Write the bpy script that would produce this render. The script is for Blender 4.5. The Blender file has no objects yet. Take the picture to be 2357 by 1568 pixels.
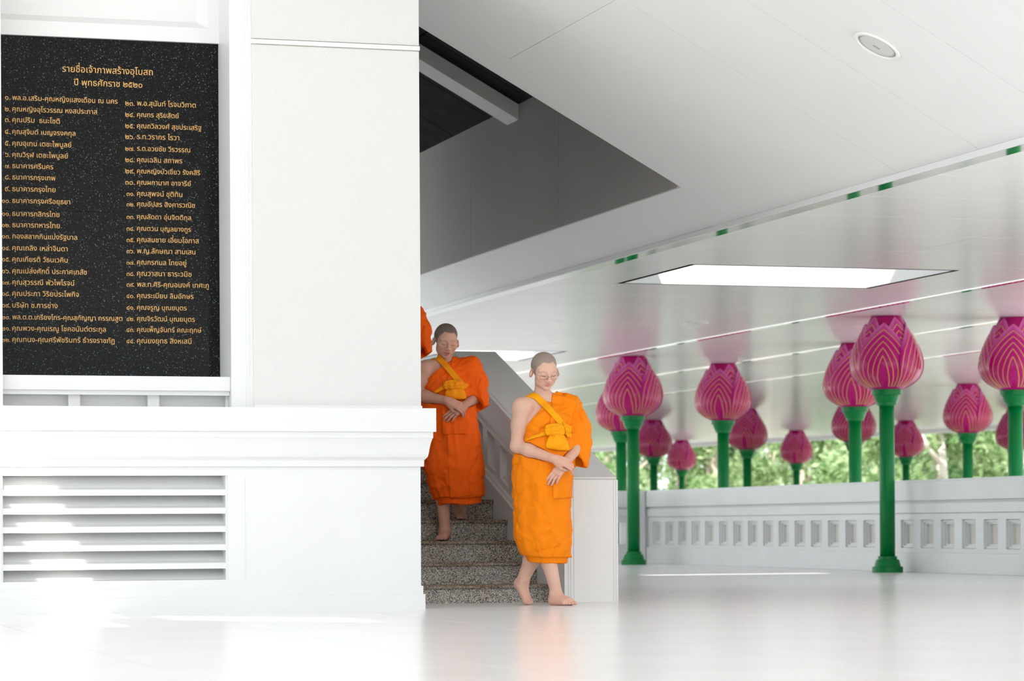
import bpy, math, random
import numpy as np
from mathutils import Vector, Matrix
from mathutils.geometry import delaunay_2d_cdt

scene = bpy.context.scene
col = scene.collection
R = math.radians

# ------------------------------------------------------------------ camera, sky, sun, exposure
BETA = R(16.77)                       # the view axis is turned this far right of the stair direction
FPX, IMG_W, IMG_H, HORIZON_Y, CAM_H = 6500.0, 2357.0, 1568.0, 1209.0, 0.53
cam_data = bpy.data.cameras.new('camera')
cam = bpy.data.objects.new('camera', cam_data)
col.objects.link(cam)
scene.camera = cam
cam_data.sensor_width = 36.0
cam_data.lens = 36.0 * FPX / IMG_W
cam_data.shift_y = (HORIZON_Y - IMG_H / 2) / IMG_W
cam_data.clip_end = 400
cam.location = (0, 0, CAM_H)
_m = Matrix.Rotation(-BETA, 4, 'Z') @ Matrix.Rotation(R(90), 4, 'X') @ Matrix.Rotation(-0.006, 4, 'Z')
cam.rotation_euler = _m.to_euler()
cam_data.dof.use_dof = True
cam_data.dof.focus_distance = 18.7
cam_data.dof.aperture_fstop = 3.5

world = bpy.data.worlds.new('world')
scene.world = world
world.use_nodes = True
bg = world.node_tree.nodes['Background']
bg.inputs['Color'].default_value = (0.90, 0.955, 1.0, 1)
bg.inputs['Strength'].default_value = 2.0

sun_data = bpy.data.lights.new('sun_offscreen', 'SUN')
sun_data.energy = 9.0
sun_data.angle = R(0.6)
sun_data.color = (1.0, 0.955, 0.88)
sun = bpy.data.objects.new('sun_offscreen', sun_data)
col.objects.link(sun)
sun.rotation_euler = Vector((1.0, 3.6, -2.735)).to_track_quat('-Z', 'Y').to_euler()
sun.location = (-5, -15, 15)

vs = scene.view_settings
vs.view_transform = 'Standard'
vs.look = 'None'
vs.exposure = 0.0
vs.gamma = 1.0
vs.use_curve_mapping = False

# ------------------------------------------------------------------ materials
def mat(name, color, rough=0.5, metal=0.0, spec=0.5, coat=0.0, noise=None, bump=None, mottle=None):
    m = bpy.data.materials.new(name)
    m.use_nodes = True
    nt = m.node_tree
    p = nt.nodes['Principled BSDF']
    p.inputs['Base Color'].default_value = (*color, 1)
    p.inputs['Roughness'].default_value = rough
    p.inputs['Metallic'].default_value = metal
    p.inputs['Specular IOR Level'].default_value = spec
    p.inputs['Coat Weight'].default_value = coat
    p.inputs['Coat Roughness'].default_value = 0.06
    tc = nt.nodes.new('ShaderNodeTexCoord')
    if mottle:                                   # (scale, amount) gentle tone variation
        n = nt.nodes.new('ShaderNodeTexNoise'); n.inputs['Scale'].default_value = mottle[0]
        n.inputs['Detail'].default_value = 5
        nt.links.new(tc.outputs['Object'], n.inputs['Vector'])
        r = nt.nodes.new('ShaderNodeValToRGB')
        a = mottle[1]
        r.color_ramp.elements[0].position = 0.3; r.color_ramp.elements[1].position = 0.7
        r.color_ramp.elements[0].color = (*[c * (1 - a) for c in color], 1)
        r.color_ramp.elements[1].color = (*[min(1, c * (1 + a * .6)) for c in color], 1)
        nt.links.new(n.outputs['Fac'], r.inputs['Fac'])
        nt.links.new(r.outputs['Color'], p.inputs['Base Color'])
    if bump:                                     # (scale, strength, distance)
        n = nt.nodes.new('ShaderNodeTexNoise'); n.inputs['Scale'].default_value = bump[0]
        n.inputs['Detail'].default_value = 3
        nt.links.new(tc.outputs['Object'], n.inputs['Vector'])
        b = nt.nodes.new('ShaderNodeBump'); b.inputs['Strength'].default_value = bump[1]
        b.inputs['Distance'].default_value = bump[2]
        nt.links.new(n.outputs['Fac'], b.inputs['Height'])
        nt.links.new(b.outputs['Normal'], p.inputs['Normal'])
    return m

M = {}
M['paint'] = mat('white_paint', (.82, .825, .82), .42, mottle=(2.0, .02))
M['paint_gloss'] = mat('white_gloss_paint', (.84, .845, .845), .3, mottle=(1.5, .02))
M['stucco'] = mat('white_stucco', (.76, .75, .735), .85, mottle=(170, .05), bump=(260, .5, .003))
M['soffit'] = mat('soffit_panel', (.82, .815, .80), .5, mottle=(1.2, .02))
M['hallceil'] = mat('aluminium_ceiling_panel', (.86, .85, .835), .2, spec=.6, mottle=(.8, .03))
M['joint'] = mat('joint_backing', (.5, .5, .49), .8)  # plain grey of the backing sheets behind the panel joints
M['shaft'] = mat('skylight_metal', (.58, .59, .59), .4, mottle=(2, .05))
M['steel'] = mat('polished_steel', (.86, .87, .87), .05, metal=1.0)
M['tile'] = mat('floor_tile', (.87, .873, .875), .22, spec=.5, mottle=(1.3, .03))
M['grout'] = mat('tile_grout', (.5, .5, .49), .9)
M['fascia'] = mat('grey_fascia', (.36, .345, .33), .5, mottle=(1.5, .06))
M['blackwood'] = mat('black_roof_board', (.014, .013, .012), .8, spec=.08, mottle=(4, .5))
M['beam'] = mat('pale_wood_beam', (.72, .71, .69), .55, mottle=(9, .06))
M['green'] = mat('green_enamel', (.0, .195, .042), .3, spec=.25, mottle=(3, .05))
M['gold'] = mat('gold_line', (.72, .36, .05), .45)
M['beige'] = mat('niche_beige', (.80, .765, .685), .6, mottle=(6, .03))
M['rail'] = mat('balustrade_paint', (.82, .835, .825), .35, mottle=(2.5, .03))
M['parapet'] = mat('parapet_paint', (.84, .825, .805), .4, mottle=(2, .02))
M['goldtext'] = mat('gold_lettering', (.80, .46, .14), .5)
M['grass'] = mat('dry_leaf_litter', (.40, .345, .27), .95, mottle=(.7, .3))
M['paving'] = mat('pale_paving', (.68, .66, .62), .8, mottle=(.5, .1))
M['bark'] = mat('pale_bark', (.56, .47, .40), .85, mottle=(5, .35), bump=(14, .6, .03))
M['bark_white'] = mat('white_bark', (.72, .68, .63), .8, mottle=(4, .12), bump=(14, .4, .02))
M['grille'] = mat('speaker_grille', (.62, .62, .615), .6, bump=(500, .5, .002))
M['ring'] = mat('speaker_ring', (.82, .81, .77), .4)
M['badge'] = mat('speaker_badge', (.35, .33, .3), .4)
M['lampdark'] = mat('lamp_bezel', (.03, .03, .03), .4)
M['lampglass'] = mat('lamp_louvre', (.25, .25, .25), .25)
M['wire'] = mat('spectacle_wire', (.30, .21, .14), .35, metal=.6)
M['saffron1'] = mat('robe_bright_orange', (.98, .25, .001), .72, spec=.2, bump=(350, .12, .002))
M['saffron2'] = mat('robe_deep_orange', (.93, .115, .001), .72, spec=.2, bump=(350, .12, .002))
M['sash1'] = mat('sash_golden', (.98, .38, .004), .75, spec=.2, bump=(350, .15, .002))
M['sash2'] = mat('sash_amber', (.95, .30, .004), .75, spec=.2, bump=(350, .15, .002))
def wrinkle(m, scale, strength, dist):
    """soft creases of thin cotton on top of the modelled folds"""
    nt = m.node_tree; p = nt.nodes['Principled BSDF']
    tc = nt.nodes.new('ShaderNodeTexCoord'); mp = nt.nodes.new('ShaderNodeMapping')
    mp.inputs['Scale'].default_value = (1.0, 1.0, .45); mp.inputs['Rotation'].default_value = (.2, .5, 0)
    n = nt.nodes.new('ShaderNodeTexNoise'); n.noise_type = 'RIDGED_MULTIFRACTAL'
    n.inputs['Scale'].default_value = scale; n.inputs['Detail'].default_value = 3; n.inputs['Distortion'].default_value = .6
    b = nt.nodes.new('ShaderNodeBump'); b.inputs['Strength'].default_value = strength; b.inputs['Distance'].default_value = dist
    nt.links.new(tc.outputs['Object'], mp.inputs['Vector']); nt.links.new(mp.outputs['Vector'], n.inputs['Vector'])
    nt.links.new(n.outputs['Fac'], b.inputs['Height']); nt.links.new(b.outputs['Normal'], p.inputs['Normal'])
for k_ in ('saffron1', 'saffron2'): wrinkle(M[k_], 7.0, .9, .018)
for k_ in ('sash1', 'sash2'): wrinkle(M[k_], 14.0, .5, .008)
M['lash'] = mat('eyelash', (.04, .03, .025), .7)
M['mouth'] = mat('mouth_inside', (.10, .02, .02), .6)
M['teeth'] = mat('teeth', (.75, .72, .65), .3)

def granite(name, dark, mid, light, scale, rough, blue=None):
    m = mat(name, mid, rough)
    nt = m.node_tree; p = nt.nodes['Principled BSDF']
    tc = nt.nodes.new('ShaderNodeTexCoord')
    v = nt.nodes.new('ShaderNodeTexVoronoi'); v.inputs['Scale'].default_value = scale
    nt.links.new(tc.outputs['Object'], v.inputs['Vector'])
    r = nt.nodes.new('ShaderNodeValToRGB'); r.color_ramp.interpolation = 'CONSTANT'
    e = r.color_ramp.elements
    e[0].position = 0; e[0].color = (*dark, 1)
    e[1].position = .36; e[1].color = (*mid, 1)
    x = e.new(.66); x.color = (*light, 1)
    if blue:
        e[0].position = 0; e[1].position = .55; x.position = .925
        y = e.new(.975); y.color = (*blue, 1)
    sep = nt.nodes.new('ShaderNodeSeparateColor')
    nt.links.new(v.outputs['Color'], sep.inputs['Color'])
    nt.links.new(sep.outputs['Red'], r.inputs['Fac'])
    nt.links.new(r.outputs['Color'], p.inputs['Base Color'])
    return m
M['step'] = granite('speckled_granite', (.018, .018, .022), (.33, .295, .25), (.72, .65, .56), 290, .28)
M['nosing'] = granite('brown_granite_nosing', (.03, .022, .016), (.20, .14, .09), (.44, .33, .23), 290, .25)
M['plaque'] = granite('black_pearl_granite', (.004, .0045, .005), (.012, .011, .010), (.03, .033, .033), 230, .04, (.12, .16, .19))
M['plaque'].node_tree.nodes['Principled BSDF'].inputs['Specular IOR Level'].default_value = .12

def petal_material():
    m = mat('lotus_petal_pink', (.42, .0, .16), .11, spec=.3, coat=.0)
    nt = m.node_tree; p = nt.nodes['Principled BSDF']
    at = nt.nodes.new('ShaderNodeAttribute'); at.attribute_name = 'tint'
    r = nt.nodes.new('ShaderNodeValToRGB')
    e = r.color_ramp.elements
    e[0].position = 0; e[0].color = (.44, .0, .135, 1)
    e[1].position = 1; e[1].color = (.70, .17, .44, 1)
    x = e.new(.55); x.color = (.53, .0, .225, 1)
    nt.links.new(at.outputs['Fac'], r.inputs['Fac'])
    nt.links.new(r.outputs['Color'], p.inputs['Base Color'])
    return m
M['petal'] = petal_material()

def skin_material(name, gain):
    m = mat(name, (.6, .36, .26), .5, spec=.35)
    nt = m.node_tree; p = nt.nodes['Principled BSDF']
    at = nt.nodes.new('ShaderNodeVertexColor'); at.layer_name = 'skin'
    tc = nt.nodes.new('ShaderNodeTexCoord')
    n = nt.nodes.new('ShaderNodeTexNoise'); n.inputs['Scale'].default_value = 45
    nt.links.new(tc.outputs['Object'], n.inputs['Vector'])
    mx = nt.nodes.new('ShaderNodeMix'); mx.data_type = 'RGBA'; mx.blend_type = 'MULTIPLY'
    mx.inputs['Factor'].default_value = .16
    nt.links.new(at.outputs['Color'], mx.inputs['A']); nt.links.new(n.outputs['Color'], mx.inputs['B'])
    nt.links.new(mx.outputs['Result'], p.inputs['Base Color'])
    p.inputs['Subsurface Weight'].default_value = .12
    p.inputs['Subsurface Radius'].default_value = (.01, .004, .002)
    return m
M['skin'] = skin_material('skin', 1)

def leaf_material(name, c1, c2):
    m = bpy.data.materials.new(name); m.use_nodes = True
    nt = m.node_tree; p = nt.nodes['Principled BSDF']
    at = nt.nodes.new('ShaderNodeAttribute'); at.attribute_name = 'tint'
    r = nt.nodes.new('ShaderNodeValToRGB')
    r.color_ramp.elements[0].color = (*c1, 1); r.color_ramp.elements[1].color = (*c2, 1)
    nt.links.new(at.outputs['Fac'], r.inputs['Fac'])
    nt.links.new(r.outputs['Color'], p.inputs['Base Color'])
    p.inputs['Roughness'].default_value = .5
    t = nt.nodes.new('ShaderNodeBsdfTranslucent')
    nt.links.new(r.outputs['Color'], t.inputs['Color'])
    mx = nt.nodes.new('ShaderNodeMixShader'); mx.inputs['Fac'].default_value = .5
    out = nt.nodes['Material Output']
    nt.links.new(p.outputs['BSDF'], mx.inputs[1]); nt.links.new(t.outputs['BSDF'], mx.inputs[2])
    nt.links.new(mx.outputs['Shader'], out.inputs['Surface'])
    return m
M['leaf'] = leaf_material('leaves', (.12, .26, .07), (.58, .70, .42))
M['leaf2'] = leaf_material('dark_leaves', (.05, .17, .05), (.34, .50, .22))

# ------------------------------------------------------------------ mesh helpers
def link(o, parent=None):
    col.objects.link(o)
    if parent is not None:
        o.parent = parent
    return o

def make_mesh(name, verts, faces, smooth=False):
    me = bpy.data.meshes.new(name)
    me.from_pydata([tuple(v) for v in verts], [], [tuple(f) for f in faces])
    me.update()
    if smooth:
        me.polygons.foreach_set('use_smooth', [True] * len(me.polygons))
    return me

class MB:
    """collects boxes, prisms and lathes; build() links them as ONE mesh object"""
    def __init__(self): self.v = []; self.f = []; self.sm = []
    def add(self, verts, faces, smooth=False):
        n = len(self.v)
        self.v += [tuple(map(float, p)) for p in verts]
        self.f += [tuple(i + n for i in f) for f in faces]
        self.sm += [smooth] * len(faces)
        return self
    def box(self, x0, x1, y0, y1, z0, z1):
        return self.hexa([(x0,y0,z0),(x1,y0,z0),(x1,y1,z0),(x0,y1,z0),(x0,y0,z1),(x1,y0,z1),(x1,y1,z1),(x0,y1,z1)])
    def hexa(self, p):
        return self.add(p, [(0,3,2,1),(4,5,6,7),(0,1,5,4),(1,2,6,5),(2,3,7,6),(3,0,4,7)])
    def shear(self, x0, x1, y0, y1, z0a, z0b, z1a, z1b):      # z lower/upper at y0 (a) and at y1 (b)
        return self.hexa([(x0,y0,z0a),(x1,y0,z0a),(x1,y1,z0b),(x0,y1,z0b),(x0,y0,z1a),(x1,y0,z1a),(x1,y1,z1b),(x0,y1,z1b)])
    def prism_x(self, prof, x0, x1):                          # prof: (y,z) list, extruded along x
        n = len(prof)
        v = [(x0, y, z) for y, z in prof] + [(x1, y, z) for y, z in prof]
        f = [(i, (i+1) % n, (i+1) % n + n, i + n) for i in range(n)] + [tuple(range(n-1, -1, -1)), tuple(range(n, 2*n))]
        return self.add(v, f)
    def lathe(self, prof, seg=40, c=(0,0,0), smooth=True):    # prof: (r,z)
        v = []; f = []
        for r, z in prof:
            for k in range(seg):
                a = 2*math.pi*k/seg
                v.append((c[0]+r*math.cos(a), c[1]+r*math.sin(a), c[2]+z))
        for i in range(len(prof)-1):
            for k in range(seg):
                k2 = (k+1) % seg
                f.append((i*seg+k, i*seg+k2, (i+1)*seg+k2, (i+1)*seg+k))
        f.append(tuple(range(seg-1, -1, -1))); f.append(tuple(range((len(prof)-1)*seg, len(prof)*seg)))
        return self.add(v, f, smooth)
    def tube(self, pts, rad, seg=8):
        pts = [Vector(p) for p in pts]
        rad = rad if isinstance(rad, (list, tuple)) else [rad]*len(pts)
        v = []; f = []; up = Vector((.13, .21, .97))
        for i, p in enumerate(pts):
            d = (pts[min(i+1, len(pts)-1)] - pts[max(i-1, 0)]).normalized()
            a = d.cross(up)
            if a.length < 1e-3: a = d.cross(Vector((1, 0, 0)))
            a.normalize(); b = d.cross(a)
            for k in range(seg):
                t = 2*math.pi*k/seg
                v.append(p + (a*math.cos(t) + b*math.sin(t))*rad[i])
        for i in range(len(pts)-1):
            for k in range(seg):
                k2 = (k+1) % seg
                f.append((i*seg+k, i*seg+k2, (i+1)*seg+k2, (i+1)*seg+k))
        f.append(tuple(range(seg-1, -1, -1))); f.append(tuple(range((len(pts)-1)*seg, len(pts)*seg)))
        return self.add(v, f, True)
    def mesh(self, name):
        me = make_mesh(name, self.v, self.f)
        me.polygons.foreach_set('use_smooth', self.sm)
        return me
    def build(self, name, material, parent=None, bevel=0, loc=None):
        me = self.mesh(name)
        me.materials.append(material)
        o = link(bpy.data.objects.new(name, me), parent)
        if loc: o.location = loc
        if bevel:
            b = o.modifiers.new('bevel', 'BEVEL'); b.width = bevel; b.segments = 2; b.limit_method = 'ANGLE'
        return o

def from_mesh(name, me, parent=None, loc=None):
    o = link(bpy.data.objects.new(name, me), parent)
    if loc is not None: o.location = loc
    return o

def tag(o, label, cat, group=None):
    o['label'] = label; o['category'] = cat
    if group: o['group'] = group
    return o
def thing(name, label, cat, loc=(0,0,0), rz=0, group=None):
    o = link(bpy.data.objects.new(name, None)); o.location = loc; o.rotation_euler = (0,0,rz)
    o.empty_display_size = .1
    return tag(o, label, cat, group)
def structure(o, label=None):
    o['kind'] = 'structure'
    if label: o['label'] = label
    return o

def rect_minus(x0, x1, y0, y1, holes):
    """split a rectangle around rectangular holes"""
    rects = [(x0, x1, y0, y1)]
    for hx0, hx1, hy0, hy1 in holes:
        out = []
        for a, b, c, d in rects:
            if hx1 <= a or hx0 >= b or hy1 <= c or hy0 >= d:
                out.append((a, b, c, d)); continue
            if c < hy0: out.append((a, b, c, hy0))
            if hy1 < d: out.append((a, b, hy1, d))
            m0, m1 = max(c, hy0), min(d, hy1)
            if a < hx0: out.append((a, hx0, m0, m1))
            if hx1 < b: out.append((hx1, b, m0, m1))
        rects = out
    return rects

# ------------------------------------------------------------------ floor and ground
ground = structure(MB().box(-120, 160, -120, 200, -.6, -.35).build('ground', M['grass']))
floor = structure(MB().box(-25, 30.5, -26, 85, -.35, -.004).build('floor', M['paving']), 'pale polished tile floor of the terrace')
tile_me = MB().box(-.5978, .5978, -.5978, .5978, -.02, 0).mesh('tile')
tile_me.materials.append(M['tile'])
for i in range(12):
    for j in range(24):
        from_mesh('tile', tile_me, floor, (-.02 + 1.2*i, 8.4 + 1.2*j, 0))
mb = MB()
mb.box(-25, -.62, -4, 37.2, -.003, 0); mb.box(-.62, 13.78, -4, 7.8, -.003, 0); mb.box(13.78, 30.5, -4, 85, -.003, 0); mb.box(-25, 13.78, 36.6, 85, -.003, 0)
o = mb.build('tile_field', M['tile'], floor); o['kind'] = 'stuff'

# ------------------------------------------------------------------ left wall with plinth, pier and recess
PX = 4.631                       # right end of the plinth face
PY = 17.38                       # front of the plinth face
wall = structure(MB().box(-6, 4.60, 17.814, 27, 0, 6.0).build('wall_left', M['paint']), 'white wall with moulded plinth and stucco pier')

def ring_sweep(prof, name, material, xl=-6, yb=18.4):
    v = []; f = []
    for p, z in prof:
        v += [(xl, PY-p, z), (PX+p, PY-p, z), (PX+p, yb, z)]
    for i in range(len(prof)-1):
        a, b = 3*i, 3*i+3
        f += [(a, a+1, b+1, b), (a+1, a+2, b+2, b+1)]
    n = 3*(len(prof)-1)
    v.append((xl, yb, prof[-1][1])); f.append((n, n+1, n+2, len(v)-1))
    return MB().add(v, f).build(name, material, wall)
ring_sweep([(.022, 0), (.022, .094), (.011, .096), (.011, .147), (-.05, .148)], 'skirting', M['paint'])
prof = [(-.05, .905), (.018, .906), (.020, .948), (.024, .949)]
for k in range(9):
    t = k/8
    prof.append((.024 + .020*math.sqrt(max(0, 1-(1-min(1, t*2.2))**2)) + .020*t**2.5, .950 + .134*t))
prof += [(.067, 1.086), (.067, 1.125), (.083, 1.1255), (.083, 1.274), (-.6, 1.275)]
ring_sweep(prof, 'cornice', M['paint'])
LX0, LX1, LZ0, LZ1 = 1.985, 3.386, .200, .850
mb = MB()
mb.box(LX1, PX, PY, 18.4, .147, .906); mb.box(-6, LX0, PY, 18.4, .147, .906)
mb.box(LX0, LX1, PY, 17.62, LZ1, .906); mb.box(LX0, LX1, PY, 17.62, .147, LZ0)
mb.build('plinth_face', M['paint'], wall)
MB().box(3.494, 3.499, PY-.0015, PY+.01, .2, .84).build('plinth_joint', M['beige'], wall)
# the pier
MB().box(3.552, 4.632, 17.36, 18.4, 1.29, 3.545).build('pier_block', M['stucco'], wall)
MB().box(3.552, 4.632, 17.36, 18.4, 3.584, 6.0).build('pier_block', M['stucco'], wall)
MB().box(3.548, 4.636, 17.352, 18.4, 3.551, 3.578).build('pier_joint_band', M['paint'], wall)
MB().box(3.552, 4.636, 17.345, 18.4, 1.273, 1.291).build('pier_foot', M['paint'], wall)
MB().box(3.552, 4.628, 17.372, 18.4, 3.54, 3.59).build('pier_joint', M['beige'], wall)
# vertical trims of the recess
mb = MB().box(3.418, 3.514, 17.405, 17.82, 1.273, 6.0)
mb.build('recess_trim', M['paint'], wall)
mb = MB().box(3.514, 3.533, 17.395, 17.82, 1.273, 6.0); mb.box(3.533, 3.552, 17.378, 17.82, 1.273, 6.0)
mb.build('recess_bead', M['paint'], wall)
MB().box(-6, 1.998, 17.36, 17.82, 1.273, 6.0).build('recess_trim', M['paint'], wall)
# panel above the plaque: frame with a bevelled field
PLY = 17.77
pz = 3.602
mb = MB().box(1.9, 3.418, PLY-.028, 17.82, 3.607, 3.70)
mb.box(3.345, 3.418, PLY-.028, 17.82, 3.70, 6.0)
mb.build('panel_frame', M['paint'], wall)
v = [(1.9, PLY-.028, 3.70), (3.345, PLY-.028, 3.70), (3.345, PLY-.028, 6.0), (1.9, PLY+.03, 3.745), (3.285, PLY+.03, 3.745), (3.285, PLY+.03, 6.0), (1.9, PLY+.03, 6.0)]
MB().add(v, [(0, 1, 4, 3), (1, 2, 5, 4), (3, 4, 5, 6)]).build('panel_field', M['paint'], wall)
# sill and little posts under the plaque
mb = MB().box(1.9, 3.416, 17.43, 17.82, 1.380, 1.468); mb.box(1.9, 3.416, 17.452, 17.82, 1.352, 1.380)
mb.build('sill', M['paint'], wall)
MB().box(1.9, 3.416, 17.58, 17.82, 1.273, 1.352).build('sill_back', M['paint'], wall)
for x in (2.415, 2.908, 3.40):
    MB().box(x, x+.072 if x < 3.3 else 3.417, 17.50, 17.60, 1.273, 1.352).build('sill_post', M['paint'], wall)

# louvred vent in the plinth
vent = thing('louvre_vent', 'white louvred vent with horizontal slats set in the wall plinth', 'vent', (2.685, 17.5, .2))
MB().box(LX0-2.685, LX1-2.685, .09, .11, 0, .65).build('back_panel', M['paint'], vent)
MB().box(LX1-.012-2.685, LX1-2.685, -.11, .1, 0, .65).build('jamb', M['paint'], vent)
MB().box(LX0-2.685, LX0+.012-2.685, -.11, .1, 0, .65).build('jamb', M['paint'], vent)
slat = MB().prism_x([(.03, .120), (-.06, .050), (-.105, .036), (-.105, .0), (-.085, .0), (-.055, .020), (.03, .095)], -.69, .69).mesh('slat')
slat.materials.append(M['paint'])
for k in range(6):
    from_mesh('slat', slat, vent, (0, 0, .525 - .1143*k + .002))

# ------------------------------------------------------------------ engraved stone plaque
plaque = thing('stone_plaque', 'polished black granite plaque with gold Thai lettering in the white wall', 'plaque', (2.66, PLY, 1.468))
def local_box(x0, x1, y0, y1, z0, z1, org):
    return MB().box(x0-org[0], x1-org[0], y0-org[1], y1-org[1], z0-org[2], z1-org[2])
PORG = (2.66, PLY, 1.468)
local_box(1.9, 3.417, PLY, PLY+.045, 2.519, 3.606, PORG).build('granite_slab', M['plaque'], plaque)
local_box(1.9, 3.417, PLY, PLY+.045, 1.468, 2.5165, PORG).build('granite_slab', M['plaque'], plaque)

_W = np.array([math.cos(BETA), math.sin(BETA)]); _U = np.array([-math.sin(BETA), math.cos(BETA)])
def on_wall(px, py, Y):
    """photo measurement -> metres on a vertical plane of the wall"""
    dx, dy = px-1178., py-HORIZON_Y
    a, b = dx-.006*dy, dy+.006*dx
    d = np.array([a/FPX, 1.0])
    rx, ry, rz = d@_W, d@_U, -b/FPX
    t = Y/ry
    return rx*t, CAM_H+rz*t

glyphs = {}
_tc = bpy.data.curves.new('glyph', 'FONT'); _tc.fill_mode = 'NONE'; _tc.resolution_u = 3
_to = bpy.data.objects.new('glyph', _tc); col.objects.link(_to)
def _outline(txt):
    _tc.body = txt
    dg = bpy.context.evaluated_depsgraph_get()
    me = bpy.data.meshes.new_from_object(_to.evaluated_get(dg))
    vs_ = [v.co.copy() for v in me.vertices]; es = [tuple(e.vertices) for e in me.edges]
    bpy.data.meshes.remove(me)
    return vs_, es
MARKS = set('\u0e31\u0e34\u0e35\u0e36\u0e37\u0e38\u0e39\u0e47\u0e48\u0e49\u0e4a\u0e4b\u0e4c\u0e4d')
def _minx(txt):
    v, _ = _outline(txt); return min((p.x for p in v), default=0)
def _maxx(txt):
    v, _ = _outline(txt); return max((p.x for p in v), default=0)
_bar = _maxx('|')
_tc.offset = .0
def glyph(ch):
    if ch in glyphs: return glyphs[ch]
    adv = _maxx(ch+'|') - _bar if ch not in MARKS else 0.0
    if ch == ' ':
        glyphs[ch] = ([], [], max(adv, .22)); return glyphs[ch]
    _tc.offset = .014
    v, e = _outline(ch)
    _tc.offset = .0
    # loops, then a constrained triangulation kept where the winding number is not zero
    nxt = {}
    for a, b in e: nxt.setdefault(a, []).append(b); nxt.setdefault(b, []).append(a)
    seen = set(); loops = []
    for s in range(len(v)):
        if s in seen or s not in nxt: continue
        lp = [s]; seen.add(s); cur = s
        while True:
            n = [q for q in nxt[cur] if q not in seen]
            if not n: break
            cur = n[0]; seen.add(cur); lp.append(cur)
        # keep the native direction: mesh edges run in curve order
        if len(lp) > 2:
            if lp[1] < lp[0] or lp[1]-lp[0] > 1: lp = [lp[0]] + lp[:0:-1]
            loops.append(lp)
    pts = [v[i].to_2d() for i in range(len(v))]
    edges = [(lp[i], lp[(i+1) % len(lp)]) for lp in loops for i in range(len(lp))]
    r = delaunay_2d_cdt(pts, edges, [], 0, 1e-6)
    ov, of = r[0], r[2]
    P = np.array([(p.x, p.y) for p in ov]) if len(ov) else np.zeros((0, 2))
    keep = []
    seg = [np.array([pts[i] for i in lp]) for lp in loops]
    for f in of:
        c = P[list(f)].mean(0); w = 0.0
        for s in seg:
            d = s - c; an = np.arctan2(d[:, 1], d[:, 0]); da = np.diff(np.append(an, an[0]))
            da = (da + math.pi) % (2*math.pi) - math.pi
            w += da.sum()
        if abs(w) > 3: keep.append(tuple(f))
    glyphs[ch] = (P, keep, adv)
    return glyphs[ch]
UPPER = set('\u0e31\u0e34\u0e35\u0e36\u0e37\u0e47\u0e4d'); TONE = set('\u0e48\u0e49\u0e4a\u0e4b\u0e4c'); TALL = set('ปฝฟ')
def layout(txt):
    pen = 0.0; V = []; F = []; prev = ''; base = ''
    for ch in txt:
        P, K, adv = glyph(ch)
        dx = dy = 0.0
        if ch in TONE and prev in UPPER: dy = .21
        if ch in MARKS and base in TALL and ch not in '\u0e38\u0e39': dx = -.09
        n = len(V)
        V += [(p[0]+pen+dx, p[1]+dy) for p in P]; F += [tuple(i+n for i in k) for k in K]
        pen += adv
        prev = ch
        if ch not in MARKS: base = ch
    return np.array(V), F, pen
def inscription(txt, px0, px1, py, dz=0.0):
    """one line of lettering from px0 to px1, baseline py at its start"""
    V, F, w = layout(txt)
    x0, z0 = on_wall(px0, py, PLY); x1, _ = on_wall(px1, py, PLY)
    s = (x1-x0)/(V[:, 0].max()-V[:, 0].min())
    mx = V[:, 0].min()
    sy = s*1.02
    verts = [(x0+(a-mx)*s-PORG[0], -.0015, z0+b*sy-PORG[2]) for a, b in V]
    faces = [f[::-1] if False else f for f in F]
    me = make_mesh('inscription_line', verts, faces); me.materials.append(M['goldtext'])
    return from_mesh('inscription_line', me, plaque)
inscription('รายชื่อเจ้าภาพสร้างอุโบสถ', 143, 351, 165)
inscription('ปี พุทธศักราช ๒๕๒๐', 169, 327, 196)
LEFT = [('พล.อ.เสริม-คุณหญิงแสงเดือน ณ นคร', 270, 230), ('คุณหญิงอุไรวรรณ หงสประภาส', 223, 256), ('คุณปริม  ธนะโชติ', 137, 281), ('คุณสุจินต์ เบญจรงคกุล', 173, 308),
        ('คุณอุเทน เตชะไพบูลย์', 164, 335), ('คุณวิรุฬ เตชะไพบูลย์', 156, 361), ('ธนาคารศรีนคร', 122, 387), ('ธนาคารกรุงเทพ', 127, 413), ('ธนาคารกรุงไทย', 127, 440),
        ('ธนาคารกรุงศรีอยุธยา', 161, 467), ('ธนาคารกสิกรไทย', 136, 497), ('ธนาคารทหารไทย', 137, 523), ('กองสลากกินแบ่งรัฐบาล', 177, 549), ('คุณเถลิง เหล่าจินดา', 155, 576),
        ('คุณเกียรติ วัธนเวคิน', 155, 602), ('คุณเปล่งศักดิ์ ประกาศเภสัช', 199, 629), ('คุณสุวรรณี พัวไพโรจน์', 171, 655), ('คุณประภา วิริยประไพกิจ', 181, 681), ('บริษัท ช.การช่าง', 132, 708),
        ('พล.ต.ต.เกรียงไกร-คุณสุกัญญา กรรณสูต', 281, 735), ('คุณพวง-คุณเรณู โชคอนันต์ตระกูล', 243, 761), ('คุณทนง-คุณศรีพัชรินทร์ ธำรงราชภัฏ', 263, 787)]
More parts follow.
